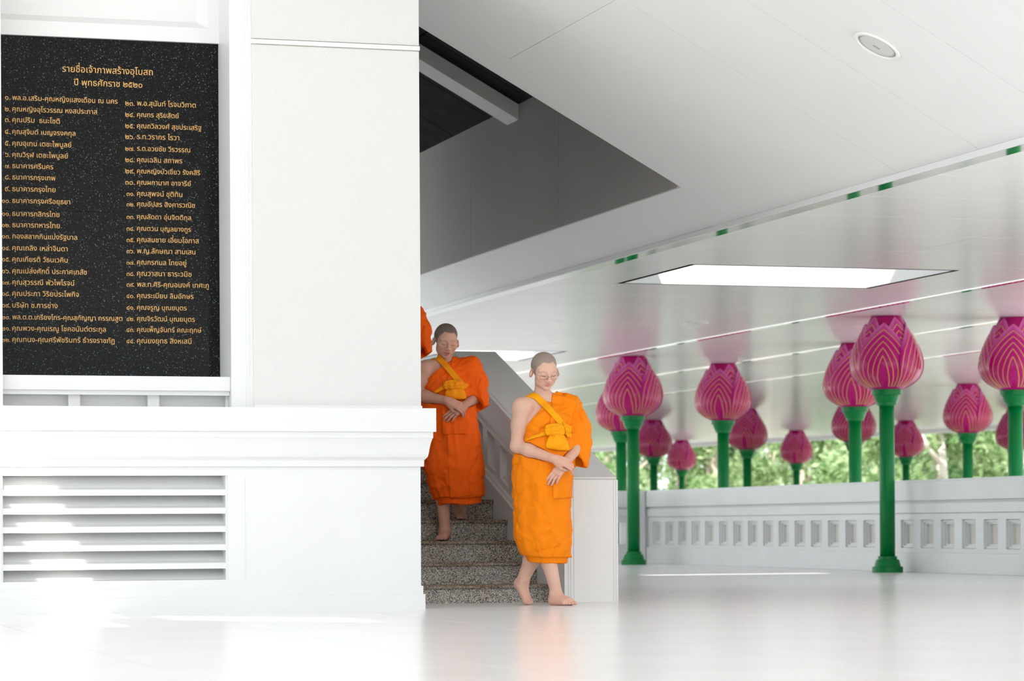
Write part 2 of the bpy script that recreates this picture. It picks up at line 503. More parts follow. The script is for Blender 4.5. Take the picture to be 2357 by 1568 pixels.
RIGHT = [('พ.อ.สุนันท์ โรจนวิภาต', 450, 243), ('คุณกร สุริยสัตย์', 411, 269), ('คุณถวิลวงศ์ สุขประเสริฐ', 463, 295), ('ร.ท.วรากร ไรวา', 412, 320), ('ร.ต.อวยชัย วีรวรรณ', 437, 347),
         ('คุณเฉลิม สถาพร', 419, 373), ('คุณหญิงบัวเขียว รังคสิริ', 460, 399), ('คุณผกามาศ อาจารีย์', 439, 425), ('คุณสุพจน์ ชุติทิน', 419, 451), ('คุณอัปสร สิงคารวณิช', 448, 475),
         ('คุณลัดดา อุ่นจิตติกุล', 439, 504), ('คุณตวน บุญลยางกูร', 439, 531), ('คุณสมชาย เอี่ยมโอภาส', 457, 557), ('พ.ญ.ลักษณา สามเสน', 449, 583), ('คุณกรกมล ไทยอยู่', 428, 609),
         ('คุณวาสนา ธาระวนิช', 440, 635), ('พล.ท.ศิริ-คุณอนงค์ เทศะภู', 480, 660), ('คุณระเบียบ ลิมอักษร', 445, 686), ('คุณจรูญ บุณยบุตร', 429, 713), ('คุณจิรวัฒน์ บุณยบุตร', 448, 739),
         ('คุณเพ็ญจันทร์ คณะฤกษ์', 463, 764), ('คุณยงยุทธ สิงหเสนี', 440, 790)]
THAI_DIGITS = '๐๑๒๓๔๕๖๗๘๙'
def thai_number(n): return ''.join(THAI_DIGITS[int(c)] for c in str(n)) + '.'
for k, (t, x1, y) in enumerate(LEFT):
    inscription(t, 28, x1, y); inscription(thai_number(k+1), 11 if k < 9 else 4, 23, y)
for k, (t, x1, y) in enumerate(RIGHT):
    inscription(t, 315, x1, y); inscription(thai_number(k+23), 288 if k < 8 else 291, 309, y)
bpy.data.objects.remove(_to); bpy.data.curves.remove(_tc)

# ------------------------------------------------------------------ sloping soffit, void and roof above it
SL = .551
def soffit_z(x): return 2.764 + SL*(7.605-x)
def slope_slab(mb, x0, x1, y0, y1, lift=0.0, th=.02, zf=soffit_z):
    a, b = zf(x0)+lift, zf(x1)+lift
    mb.hexa([(x0,y0,a),(x1,y0,b),(x1,y1,b),(x0,y1,a),(x0,y0,a+th),(x1,y0,b+th),(x1,y1,b+th),(x0,y1,a+th)])
    return mb
SUN_GAPS = [(.33, 1.55, 6.95, 7.85), (-.55, -.22, 5.6, 7.2), (-.30, .05, 7.2, 9.7)]     # open bays of the roof behind the camera
mb = MB()
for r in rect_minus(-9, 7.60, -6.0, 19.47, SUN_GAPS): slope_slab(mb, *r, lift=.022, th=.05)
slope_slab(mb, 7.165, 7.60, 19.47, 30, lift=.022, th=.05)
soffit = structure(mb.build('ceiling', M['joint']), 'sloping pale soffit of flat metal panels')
seams = [19.47, 18.965, 17.797, 16.587, 15.428, 14.287, 13.12, 11.95, 10.78, 9.70]
for a, b in zip(seams[1:], seams[:-1]):
    for x0, x1 in ((5.722, 7.60), (3.2, 5.718)):
        if a > 18.9 and x0 > 5: x0, x1 = 3.2, 7.6
        elif a > 18.9: continue
        slope_slab(MB(), x0, x1, a+.0025, b-.0025).build('panel', M['soffit'], soffit)
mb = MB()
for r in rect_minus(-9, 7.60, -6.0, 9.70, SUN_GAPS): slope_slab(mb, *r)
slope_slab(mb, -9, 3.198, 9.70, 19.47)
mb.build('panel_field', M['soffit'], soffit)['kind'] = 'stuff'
for a, b in ((19.47, 22.3), (22.3, 24.95), (24.95, 27.6), (27.6, 30)):
    slope_slab(MB(), 7.165, 7.60, a+.0025, b-.0025).build('panel', M['soffit'], soffit)
# vertical fascia of the void
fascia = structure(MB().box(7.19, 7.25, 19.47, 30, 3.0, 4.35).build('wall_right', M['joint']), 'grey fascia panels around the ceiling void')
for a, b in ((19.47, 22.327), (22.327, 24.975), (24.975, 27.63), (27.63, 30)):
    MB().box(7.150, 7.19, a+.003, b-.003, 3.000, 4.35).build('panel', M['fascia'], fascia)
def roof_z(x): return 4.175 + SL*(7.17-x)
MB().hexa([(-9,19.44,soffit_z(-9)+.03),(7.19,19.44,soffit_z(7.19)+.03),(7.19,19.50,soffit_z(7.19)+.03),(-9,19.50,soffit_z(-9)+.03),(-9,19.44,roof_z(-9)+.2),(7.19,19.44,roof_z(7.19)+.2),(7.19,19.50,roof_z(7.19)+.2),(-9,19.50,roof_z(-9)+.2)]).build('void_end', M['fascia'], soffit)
MB().hexa([(1,29.9,3),(7.25,29.9,3),(7.25,30,3),(1,30,3),(1,29.9,roof_z(1)+.1),(7.25,29.9,roof_z(7.25)+.1),(7.25,30,roof_z(7.25)+.1),(1,30,roof_z(1)+.1)]).build('void_end', M['fascia'], soffit)  # unseen end wall, added to keep light from behind out of the void
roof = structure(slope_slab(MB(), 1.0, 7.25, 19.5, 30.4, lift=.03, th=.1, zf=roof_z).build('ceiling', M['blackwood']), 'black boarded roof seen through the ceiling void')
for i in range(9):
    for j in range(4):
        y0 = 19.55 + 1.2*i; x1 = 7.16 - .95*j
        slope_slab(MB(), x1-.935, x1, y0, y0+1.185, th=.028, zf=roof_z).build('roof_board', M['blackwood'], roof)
beam = structure(MB().hexa([(2, 23.46, roof_z(2)-.135), (7.164, 23.46, roof_z(7.164)-.135), (7.164, 23.80, roof_z(7.164)-.135), (2, 23.80, roof_z(2)-.135),
                  (2, 23.46, roof_z(2)+.01), (7.164, 23.46, roof_z(7.164)+.01), (7.164, 23.80, roof_z(7.164)+.01), (2, 23.80, roof_z(2)+.01)]).build('trim_1', M['beam']), 'pale beam under the black roof')

# ------------------------------------------------------------------ flat glossy hall ceiling
ZC = 2.735
SKY = [(8.43, 10.84, 22.55, 24.40), (9.60, 11.0, 34.2, 36.2)]
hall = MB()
LIGHT_CUTS = [(15.2, 30.6, -1.0, 27.5), (18.5, 30.6, 27.5, 34.0), (7.76, 15.2, -1.0, 13.0)]              # unseen roof openings right of the view, added to let more light into the hall
for r in rect_minus(7.60, 30, -1.0, 42, SKY + LIGHT_CUTS): hall.box(r[0], r[1], r[2], r[3], ZC+.024, ZC+.12)
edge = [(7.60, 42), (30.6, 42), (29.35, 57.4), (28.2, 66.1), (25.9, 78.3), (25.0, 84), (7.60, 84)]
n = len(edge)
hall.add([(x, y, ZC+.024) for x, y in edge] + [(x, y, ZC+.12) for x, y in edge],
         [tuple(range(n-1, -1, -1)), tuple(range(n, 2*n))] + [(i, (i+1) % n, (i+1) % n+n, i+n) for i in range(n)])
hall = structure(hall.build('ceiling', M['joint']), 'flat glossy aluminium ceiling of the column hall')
XS = [7.745, 9.765, 11.90, 14.08, 16.26, 18.44]
for i in range(24):
    y0 = 14.02 + 1.17*i
    for j in range(len(XS)-1):
        for r in rect_minus(XS[j]+.003, XS[j+1]-.003, y0+.003, y0+1.164, SKY + LIGHT_CUTS):
            MB().box(r[0], r[1], r[2], r[3], ZC, ZC+.02).build('panel', M['hallceil'], hall)
mb = MB()
def edge_x(y): return float(np.interp(y, [42, 57.4, 66.1, 78.3, 84], [30.6, 29.35, 28.2, 25.9, 25.0]))
for i in range(-13, 60):
    y0 = 14.02 + 1.17*i
    x0 = 18.443 if 0 <= i < 24 else 7.745
    for r in rect_minus(x0, edge_x(y0+.6)-.02, y0+.003, y0+1.164, SKY + LIGHT_CUTS): mb.box(r[0], r[1], r[2], r[3], ZC, ZC+.02)
mb.build('panel_field', M['hallceil'], hall)['kind'] = 'stuff'
for k, (x, w) in enumerate(((7.605, .135), (11.86, .085), (14.05, .085), (16.23, .08))):
    structure(MB().box(x, x+w, -1 if x < 7.7 else 13.0 if x < 15 else 27.5 if x < 18.4 else 34, 80 if x > 14 else 70, ZC-.006, ZC+.022).build('trim_%d' % (k+2), M['steel']), 'polished steel strip between ceiling panels')
structure(MB().box(7.592, 7.604, -1, 30, ZC-.004, ZC+.034).build('trim_30', M['paint']), 'white edge of the sloping soffit')
# roof edge fascia beside the trees
mb = MB()
for (xa, ya), (xb, yb) in zip(edge[1:5], edge[2:6]):
    mb.hexa([(xa-.15, ya, ZC-.10), (xa, ya, ZC-.10), (xb, yb, ZC-.10), (xb-.15, yb, ZC-.10), (xa-.15, ya, ZC+.5), (xa, ya, ZC+.5), (xb, yb, ZC+.5), (xb-.15, yb, ZC+.5)])
structure(mb.build('trim_20', M['soffit']), 'roof edge fascia beside the trees')
# skylight shafts
for x0, x1, y0, y1 in SKY:
    w = .05; h = ZC + 1.0; e = .006; z = ZC
    MB().box(x0-w, x0+e, y0-w, y1+w, z, h).build('skylight_side', M['shaft'], hall)
    MB().box(x1-e, x1+w, y0-w, y1+w, z, h).build('skylight_side', M['shaft'], hall)
    MB().box(x0+e, x1-e, y0-w, y0+e, z, h).build('skylight_side', M['shaft'], hall)
    MB().box(x0+e, x1-e, y1-e, y1+w, z, h).build('skylight_side', M['shaft'], hall)

# ------------------------------------------------------------------ ceiling speakers and lamp
def speaker(name, label, loc, tilt):
    t = thing(name, label, 'speaker', loc); t.rotation_euler = (0, tilt, 0)
    MB().lathe([(.120, 0), (.120, -.010), (.132, -.014), (.146, -.009), (.146, 0)], 56).build('ring', M['ring'], t)
    MB().lathe([(.119, -.004), (.09, -.009), (.05, -.011), (.001, -.012)], 48).build('grille', M['grille'], t)
    MB().box(-.022, .022, -.007, .007, -.0145, -.011).build('badge', M['badge'], t)
speaker('ceiling_speaker', 'round white ceiling speaker set in the sloping soffit', (6.691, 14.888, soffit_z(6.691)), math.atan(SL))
speaker('ceiling_speaker', 'round white speaker flush in the glossy flat hall ceiling', (10.85, 29.0, ZC), 0)
t = thing('ceiling_lamp', 'black recessed lamp with louvre in the dark roof boards', 'lamp', (6.28, 24.6, roof_z(6.28)), 0); t.rotation_euler = (0, math.atan(SL), 0)
MB().lathe([(.10, 0), (.10, -.012), (.15, -.02), (.16, -.012), (.16, 0)], 40).build('bezel', M['lampdark'], t)
for k in range(5):
    MB().box(-.08+.036*k, -.066+.036*k, -.085, .085, -.016, -.004).build('louvre_blade', M['lampglass'], t)

# ------------------------------------------------------------------ stairs and stair parapet
RISE, RUN, SY, SZ = .149, .36, 18.50, .122
stairs = thing('staircase', 'speckled grey granite staircase with brown nosings beside the white pier', 'staircase', (5.25, SY, 0))
for n in range(8):
    z1 = SZ + RISE*n; y0 = SY + RUN*n
    yb = y0+RUN+.03 if n < 7 else 27
    st = MB().box(4.61-5.25, 5.858-5.25, y0-SY, yb-SY, 0 if n == 0 else z1-RISE-.02, z1-.024).build('riser', M['step'], stairs)
    MB().box(4.61-5.25, 5.866-5.25, y0-.022-SY, yb-SY, z1-.024, z1).build('tread', M['nosing'], st, bevel=.004)
par = thing('stair_parapet', 'thick white sloping stair parapet with square newel end and recessed openings', 'parapet', (6.08, 18.22, 0))
OX, OY = 6.08, 18.22
PS = .357
def top(y): return .838 + PS*(y-18.22)
YE = 21.14
def pbox(x0, x1, y0, y1, a, b):        # band between offsets a,b below the sloping top
    return MB().shear(x0-OX, x1-OX, y0-OY, y1-OY, top(y0)-b, top(y1)-b, top(y0)-a, top(y1)-a)
prof = [(.06, 0), (.06, .838+.06*PS), (YE-OY, top(YE)), (27-OY, top(YE)), (27-OY, 0)]
MB().prism_x(prof, 5.955-OX, 6.215-OX).build('core', M['parapet'], par)
# newel front panel with side beads
MB().prism_x([(-.003, 0), (-.003, .8345), (.13, .8345+.133*PS), (.13, 0)], 5.869-OX, 6.2365-OX).build('newel_block', M['parapet'], par)
MB().box(5.925-OX, 6.205-OX, -.006, .0, 0, .832).build('newel_panel', M['parapet'], par, bevel=.002)
for x0, x1 in ((6.212, 6.224), (6.230, 6.243), (5.858, 5.880), (5.886, 5.898), (5.904, 5.918)):
    MB().box(x0-OX, x1-OX, -.006, .11, 0, .834).build('newel_bead', M['paint'], par)
# sloping cap and its side mouldings
pbox(5.90, 6.244, 18.25, YE, -.004, .045).build('sloping_cap', M['parapet'], par)
pbox(5.868, 5.90, 18.24, YE, .000, .022).build('cap_moulding', M['paint'], par)
pbox(5.88, 5.91, 18.24, YE, .030, .060).build('cap_moulding', M['paint'], par)
pbox(5.905, 5.96, 18.24, YE, .06, .275).build('upper_band', M['parapet'], par)
pbox(5.895, 5.96, 18.24, YE, .275, .300).build('cap_moulding', M['parapet'], par)
pbox(5.905, 5.96, 18.24, YE, .560, .605).build('lower_band', M['parapet'], par)
pbox(5.885, 5.96, 18.24, YE, .605, .628).build('stringer_ledge', M['paint'], par)
mb = MB()
mb.prism_x([(0.12, 0), (0.12, .838-.628+.12*PS), (YE-OY, top(YE)-.628), (27-OY, top(YE)-.628), (27-OY, 0)], 5.862-OX, 5.96-OX)
mb.build('stringer', M['parapet'], par)
for k in range(10):
    y0 = 18.24 + .33*k
    if y0 < YE-.1:
        pbox(5.905, 5.96, y0, min(y0+.115, YE), .300, .560).build('post', M['parapet'], par)
        if y0+.33 < YE:
            for off, xd in ((.0, 5.932),):
                mb = pbox(xd, 5.96, y0+.115+off, y0+.14+off, .300, .560)
                mb.shear(xd-OX, 5.96-OX, y0+.115-OY, y0+.33-OY, top(y0+.115)-.56, top(y0+.33)-.56, top(y0+.115)-.538+off, top(y0+.33)-.538+off)
                mb.build('opening_frame', M['paint'], par)

# ------------------------------------------------------------------ niche balustrade of the terrace
BX = 12.80
bal = thing('balustrade', 'long white balustrade with a row of small stepped niches', 'balustrade', (BX, 30, 0))
def bb(x0, x1, y0, y1, z0, z1): return MB().box(x0-BX, x1-BX, y0-30, y1-30, z0, z1)
YA, YB = 12.0, 36.20
bb(BX, BX+.36, YA, YB, 0, .215).build('base', M['rail'], bal, bevel=.006)
bb(BX+.035, BX+.325, YA, YB, .56, .625).build('panel_rail', M['rail'], bal)
bb(BX+.035, BX+.325, YA, YB, .215, .26).build('panel_rail', M['rail'], bal)
bb(BX+.02, BX+.34, YA, YB, .632, .737).build('frieze', M['rail'], bal, bevel=.004)
bb(BX+.05, BX+.31, YA, YB, .60, .765).build('neck', M['rail'], bal)
bb(BX, BX+.36, YA, YB, .765, .965).build('cap', M['rail'], bal, bevel=.004)
bb(BX+.012, BX+.348, YA, YB, .965, .985).build('cap_top', M['rail'], bal)
bb(BX+.108, BX+.2, YA, YB, .22, .60).build('niche_back', M['beige'], bal)
nw, nh = .315, .300
def niche_mesh():
    mb = MB()
    for k, (ins, d0, d1) in enumerate(((0, .0, .022), (.022, .022, .044), (.044, .044, .075))):
        a, b = nw/2-ins-.003, nh/2-ins-.003
        a2, b2 = a-.022, b-.022
        v = [(d0,-a,-b),(d0,a,-b),(d0,a,b),(d0,-a,b),(d1,-a,-b),(d1,a,-b),(d1,a,b),(d1,-a,b),(d1,-a2,-b2),(d1,a2,-b2),(d1,a2,b2),(d1,-a2,b2)]
        f = [(0,1,5,4),(1,2,6,5),(2,3,7,6),(3,0,4,7)]
        if k < 2: f += [(4,5,9,8),(5,6,10,9),(6,7,11,10),(7,4,8,11)]
        mb.add(v, f)
    return mb.mesh('niche_frame')
nm = niche_mesh(); nm.materials.append(M['rail'])
NP = .4985
pm = MB().box(0, .29, -(NP-nw)/2, (NP-nw)/2, -.15, .15).mesh('niche_pier'); pm.materials.append(M['rail'])
for k in range(30):
    y = 35.84 - NP*k
    from_mesh('niche_frame', nm, bal, (.035, y-30, .41))
    from_mesh('niche_pier', pm, bal, (.035, y-NP/2-30, .41))
bb(BX+.035, BX+.325, 35.84+nw/2, YB, .26, .56).build('niche_pier', M['rail'], bal)
# return of the balustrade at its far corner
cor = thing('balustrade', 'short white balustrade return with an open slot behind a green column', 'balustrade', (12.5, 36.35, 0))
def cb(x0, x1, y0, y1, z0, z1): return MB().box(x0-12.5, x1-12.5, y0-36.35, y1-36.35, z0, z1)
cb(9.5, 12.795, 36.205, 36.55, 0, .215).build('base', M['rail'], cor, bevel=.006)
cb(9.5, 12.795, 36.205, 36.55, .765, .985).build('cap', M['rail'], cor, bevel=.004)
cb(9.5, 12.80, 36.225, 36.53, .632, .737).build('frieze', M['rail'], cor, bevel=.004)
cb(9.5, 12.80, 36.245, 36.51, .56, .765).build('neck', M['rail'], cor)
cb(9.5, 12.80, 36.235, 36.52, .215, .26).build('panel_rail', M['rail'], cor)
cb(12.53, 12.80, 36.235, 36.52, .26, .56).build('niche_pier', M['rail'], cor)
cb(12.805, 13.16, 36.203, 36.55, 0, .985).build('corner_post', M['rail'], cor, bevel=.005)
cb(12.70, 12.79, 36.16, 36.21, .0, .20).build('corner_strip', M['rail'], cor, bevel=.004)
cb(12.70, 12.79, 36.17, 36.21, .20, .985).build('corner_strip', M['rail'], cor, bevel=.004)
for k in range(6):
    x1 = 12.36-.32*k
    cb(x1-.14, x1, 36.235, 36.52, .26, .56).build('niche_pier', M['rail'], cor)

# ------------------------------------------------------------------ lotus columns
ZB, BH = 1.954, .782
prof_t = [0, .03, .08, .15, .24, .33, .42, .5, .6, .7, .8, .9, 1.0]
prof_r = [.150, .205, .272, .332, .366, .378, .371, .357, .330, .292, .248, .207, .169]
def bud_r(t): return float(np.interp(t, prof_t, prof_r))
_tt = np.linspace(0, 1, 101)
_rr = np.interp(_tt, prof_t, prof_r)
for _ in range(10): _rr[1:-1] = (_rr[:-2] + 2*_rr[1:-1] + _rr[2:])/4
def bud_rs(t): return np.interp(t, _tt, _rr)
pa_t = [0, .12, .23, .40, .55, .68, .79, .86, .93, .97, 1.0]
pa_a = [38, 43, 45.5, 46.5, 44, 39, 30, 23, 13.5, 6.5, 0]
def petal_a(t): return np.interp(t, pa_t, pa_a)
def petal_point(tq, ang, lift):         # tq: height fraction of the bud, ang in degrees
    r = bud_rs(tq) + lift
    a = math.radians(ang)
    return (r*math.sin(a), -r*math.cos(a), tq*BH)
def petal_mesh(name, tip, lift0, lift1):
    nt, ns = 34, 16
    v = []; f = []; tint = []
    for i in range(nt+1):
        t = i/nt
        t = 1-(1-t)**1.25
        am = petal_a(t)
        for j in range(ns+1):
            s = -1 + 2*j/ns
            lift = lift0 + (lift1-lift0)*(s+1)/2
            v.append(petal_point(t*tip, am*s, lift))
            tint.append(max(0, min(1, .10 + .95*t**2.2*(.7+.3*abs(s)) + .22*abs(s)**3)))
    for i in range(nt):
        for j in range(ns):
            a = i*(ns+1)+j
            f.append((a, a+1, a+ns+2, a+ns+1))
    # inner skin for thickness along the rim
    n = len(v)
    rim = [i*(ns+1) for i in range(nt+1)] + [i*(ns+1)+ns for i in range(nt, -1, -1)]
    for i in rim:
        x, y, z = v[i]; r = math.hypot(x, y); k = (r-.010)/r
        v.append((x*k, y*k, z)); tint.append(tint[i])
    for k in range(len(rim)-1):
        f.append((rim[k], rim[k+1], n+k+1, n+k))
    me = make_mesh(name, v, f, True)
    at = me.attributes.new('tint', 'FLOAT', 'POINT'); at.data.foreach_set('value', tint)
    me.materials.append(M['petal'])
    return me
def lines_mesh(name, tip, lift0, lift1):
    mb = MB()
    for i, (c, ti) in enumerate(((.90, .89), (.74, .80), (.57, .706), (.41, .607), (.26, .487))):
        path = []
        for sgn in (-1, 1):
            seq = []
            for k in range(31):
                q = 1 - k/30
                t = .03 + (ti-.03)*q**.85
                a = petal_a(min(1, t+(1-ti)))*c*sgn
                seq.append((t*tip, a))
            path += seq[::-1] if sgn < 0 else seq[1:]
        # to 3D ribbon
        P = []
        for t, a in path:
            s = a/max(1, petal_a(t/tip)); lift = lift0+(lift1-lift0)*(max(-1, min(1, s))+1)/2 + .0035
            P.append(Vector(petal_point(t, a, lift)))
        w = .0046
        v = []
        for k, p in enumerate(P):
            d = (P[min(k+1, len(P)-1)]-P[max(k-1, 0)]).normalized()
            nrm = Vector((p.x, p.y, .35*.2)).normalized()
            sd = d.cross(nrm).normalized()
            v += [p+sd*w, p-sd*w]
        mb.add(v, [(2*k, 2*k+1, 2*k+3, 2*k+2) for k in range(len(P)-1)])
    me = mb.mesh(name); me.materials.append(M['gold'])
    return me
PO, PI_ = petal_mesh('petal', .895, .022, .006), petal_mesh('inner_petal', .985, .004, -.002)
LO, LI = lines_mesh('gold_line', .895, .022, .006), lines_mesh('gold_line', .985, .004, -.002)
core_me = MB().lathe([(bud_rs(t)-.008, t*BH) for t in np.linspace(0, 1, 30)], 48).mesh('bud_core')
core_me.attributes.new('tint', 'FLOAT', 'POINT'); core_me.materials.append(M['petal'])
base_me = MB().lathe([(.164, 0), (.164, .060), (.160, .062), (.143, .063), (.124, .132), (.120, .138), (.102, .139), (.101, .170), (.097, .173), (.0815, .175)], 48, smooth=False).mesh('base')
shaft_me = MB().lathe([(.0815, .17), (.0815, 1.0), (.0805, 1.80)], 40).mesh('shaft')
cap_me = MB().lathe([(.080, 1.775), (.086, 1.778), (.090, 1.786), (.108, 1.788), (.109, 1.816), (.116, 1.820), (.122, 1.836), (.142, 1.893), (.146, 1.895), (.162, 1.898), (.162, 1.950), (.158, 1.955)], 48, smooth=False).mesh('capital')
for me in (base_me, shaft_me, cap_me): me.materials.append(M['green'])
# flat facets only where the profile steps: smooth around
for me in (base_me, cap_me):
    me.polygons.foreach_set('use_smooth', [True]*len(me.polygons))
    me.set_sharp_from_angle(angle=R(35))
def lotus(x, y, label, group, rz):
    t = thing('lotus_post', label, 'post', (x, y, 0), rz, group)
    from_mesh('base', base_me, t); from_mesh('shaft', shaft_me, t); from_mesh('capital', cap_me, t)
    from_mesh('bud_core', core_me, t, (0, 0, ZB))
    for k in range(5):
        for nm_, pm_, lm_, off in (('petal', PO, LO, 0), ('inner_petal', PI_, LI, 36)):
            p = from_mesh(nm_, pm_, t, (0, 0, ZB)); p.rotation_euler = (0, 0, R(72*k+off))
            from_mesh('gold_line', lm_, p)
G1 = 'green lotus columns before the balustrade'
lotus(12.545, 27.73, 'green column with magenta lotus bud in front of the long niche balustrade', None, R(-30))
lotus(12.22, 35.02, 'green column with magenta lotus bud in front of the balustrade corner post', None, R(-30))
ORD = ['first', 'second', 'third', 'fourth', 'fifth', 'sixth', 'seventh', 'eighth', 'ninth', 'tenth', 'eleventh', 'twelfth', 'thirteenth']
for k, (x, y) in enumerate(((14.06, 40.85), (14.01, 36.39), (14.03, 31.95), (13.99, 27.59))):
    lotus(x, y, 'green post with magenta lotus bud behind the balustrade, %s from its corner' % ORD[k], 'lotus columns behind the balustrade', R(-30))
for k, (x, y) in enumerate(((20.1, 56.3), (19.97, 50.6), (20.06, 45.75), (19.95, 41.0))):
    lotus(x, y, 'green lotus bud post of the middle hall row, %s from the staircase side' % ORD[k], 'lotus columns of the middle row', R(-30))
for k, (x, y) in enumerate(((25.7, 69.8), (25.8, 62.2), (25.78, 56.0), (25.5, 50.3))):
    lotus(x, y, 'green lotus bud post of the row next to the trees, %s from the staircase side' % ORD[k], 'lotus columns of the outermost row', R(-30))

# ------------------------------------------------------------------ people: bodies and robes as smooth implicit surfaces
def nrm(a): return np.sqrt((a*a).sum(-1))
def unit(a): a = np.asarray(a, float); return a/np.linalg.norm(a)
def rotz(t): c, s = math.cos(t), math.sin(t); return np.array([[c, -s, 0], [s, c, 0], [0, 0, 1.0]])
def rotx(t): c, s = math.cos(t), math.sin(t); return np.array([[1.0, 0, 0], [0, c, -s], [0, s, c]])
def roty(t): c, s = math.cos(t), math.sin(t); return np.array([[c, 0, s], [0, 1.0, 0], [-s, 0, c]])

class Field:
    """a list of rounded cones and ellipsoids blended one after another"""
    def __init__(self): self.p = []
    def cone(self, a, b, ra, rb, k=.02, op='+'):
        a = np.array(a, float); b = np.array(b, float)
        self.p.append(('c', a, b, ra, rb, k, op, (a+b)/2, np.linalg.norm(a-b)/2+max(ra, rb))); return self
    def ball(self, c, r, k=.02, op='+', rot=None):
        c = np.array(c, float); r = np.array([r]*3 if np.isscalar(r) else r, float)
        self.p.append(('e', c, r, rot, None, k, op, c, r.max())); return self
    def chain(self, pts, rads, k=.006):
        for i in range(len(pts)-1): self.cone(pts[i], pts[i+1], rads[i], rads[i+1], k if i else k)
        return self
    def __call__(self, P, lo=None, hi=None):
        d = np.full(P.shape[:-1], 9.0, dtype=np.float64)
        for typ, a, b, c, e, k, op, ctr, rad in self.p:
            if lo is not None:
                q = np.maximum(np.maximum(lo-ctr, ctr-hi), 0)
                if np.linalg.norm(q) > rad + .05: continue
            if typ == 'c':
                ab = b-a; t = np.clip(((P-a)@ab)/(ab@ab+1e-12), 0, 1)
                x = nrm(P-a-t[..., None]*ab) - (c+(e-c)*t)
            else:
                q = P-a
                if c is not None: q = q@c
                k0 = nrm(q/b); k1 = nrm(q/(b*b))+1e-9
                x = k0*(k0-1)/k1
            if op == '+':
                h = np.clip(.5+.5*(d-x)/k, 0, 1); d = d*(1-h)+x*h-k*h*(1-h)
            else:                        # carve
                x = -x
                h = np.clip(.5-.5*(d-x)/k, 0, 1); d = d*(1-h)+x*h+k*h*(1-h)
        return d

def surface(fn, lo, hi, h):
    """naive surface nets; returns vertices and quads"""
    lo = np.array(lo, float); hi = np.array(hi, float)
    n = np.ceil((hi-lo)/h).astype(int)+1
    st = 4                                     # coarse pass first, then only the blocks near the surface
    nb_ = np.ceil(n/st).astype(int); n = nb_*st
    ax = [lo[i]+h*np.arange(n[i]) for i in range(3)]
    hi = np.array([a_[-1] for a_ in ax])
    axc = [lo[i]+h*st*np.arange(nb_[i]+1) for i in range(3)]
    Fc = fn(np.stack(np.meshgrid(*axc, indexing='ij'), -1), lo-.1, hi+.1)
    near = np.full(nb_, 9.0)
    for o_ in [(i, j, k) for i in (0, 1) for j in (0, 1) for k in (0, 1)]:
        near = np.minimum(near, np.abs(Fc[o_[0]:o_[0]+nb_[0], o_[1]:o_[1]+nb_[1], o_[2]:o_[2]+nb_[2]]))
    up_ = lambda A_: A_.repeat(st, 0).repeat(st, 1).repeat(st, 2)
    F = up_(np.sign(Fc[:-1, :-1, :-1])+0.0)
    mask = up_(near < 7.5*h)
    ii = np.argwhere(mask)
    F[mask] = fn(lo+h*ii, lo-.1, hi+.1)
    S = F < 0
    c = n-1
    cnt = np.zeros(c); acc = np.zeros((*c, 3))
    corners = [(i, j, k) for i in (0, 1) for j in (0, 1) for k in (0, 1)]
    def sl(o): return tuple(slice(o[i], o[i]+c[i]) for i in range(3))
    for o in corners:
        for axn in range(3):
            if o[axn] == 0:
                o2 = list(o); o2[axn] = 1
                fa, fb = F[sl(o)], F[sl(o2)]
                cr = (fa < 0) != (fb < 0)
                t = np.where(cr, fa/np.where(cr, fa-fb, 1), 0)
                cnt += cr
                for q in range(3):
                    acc[..., q] += np.where(cr, o[q]+(t if q == axn else 0), 0)
    act = cnt > 0
    idx = -np.ones(c, int); idx[act] = np.arange(act.sum())
    cell = np.argwhere(act)
    V = lo + h*(cell + acc[act]/cnt[act][:, None])
    Q = []
    for axn in range(3):
        b, d = (axn+1) % 3, (axn+2) % 3
        s0 = [slice(None)]*3; s1 = [slice(None)]*3
        s0[axn] = slice(0, n[axn]-1); s1[axn] = slice(1, n[axn])
        cr = np.argwhere(S[tuple(s0)] != S[tuple(s1)])
        if not len(cr): continue
        cr = cr[(cr[:, b] > 0) & (cr[:, d] > 0) & (cr[:, b] < c[b]) & (cr[:, d] < c[d])]
        inside = S[cr[:, 0], cr[:, 1], cr[:, 2]]
        def at_(db, dd):
            e = cr.copy(); e[:, b] -= db; e[:, d] -= dd
            return idx[e[:, 0], e[:, 1], e[:, 2]]
        q = np.stack([at_(1, 1), at_(0, 1), at_(0, 0), at_(1, 0)], 1)
        q[~inside] = q[~inside][:, ::-1]
        Q.append(q)
    Q = np.concatenate(Q) if Q else np.zeros((0, 4), int)
    return V, Q[(Q >= 0).all(1)]

_rng = np.random.RandomState(4)
_lat = _rng.rand(32, 32, 32)
def vnoise(P):
    i = np.floor(P).astype(int); f = P-i; f = f*f*(3-2*f)
    i &= 31; j = (i+1) & 31
    r = 0
    for a in (0, 1):
        for b in (0, 1):
            for c in (0, 1):
                w = (f[..., 0] if a else 1-f[..., 0])*(f[..., 1] if b else 1-f[..., 1])*(f[..., 2] if c else 1-f[..., 2])
                r = r + w*_lat[(j if a else i)[..., 0], (j if b else i)[..., 1], (j if c else i)[..., 2]]
    return r*2-1
def ridge(P): return 1-2*np.abs(vnoise(P))
def groove(P): n_ = vnoise(P); return -np.exp(-(n_/.10)**2)

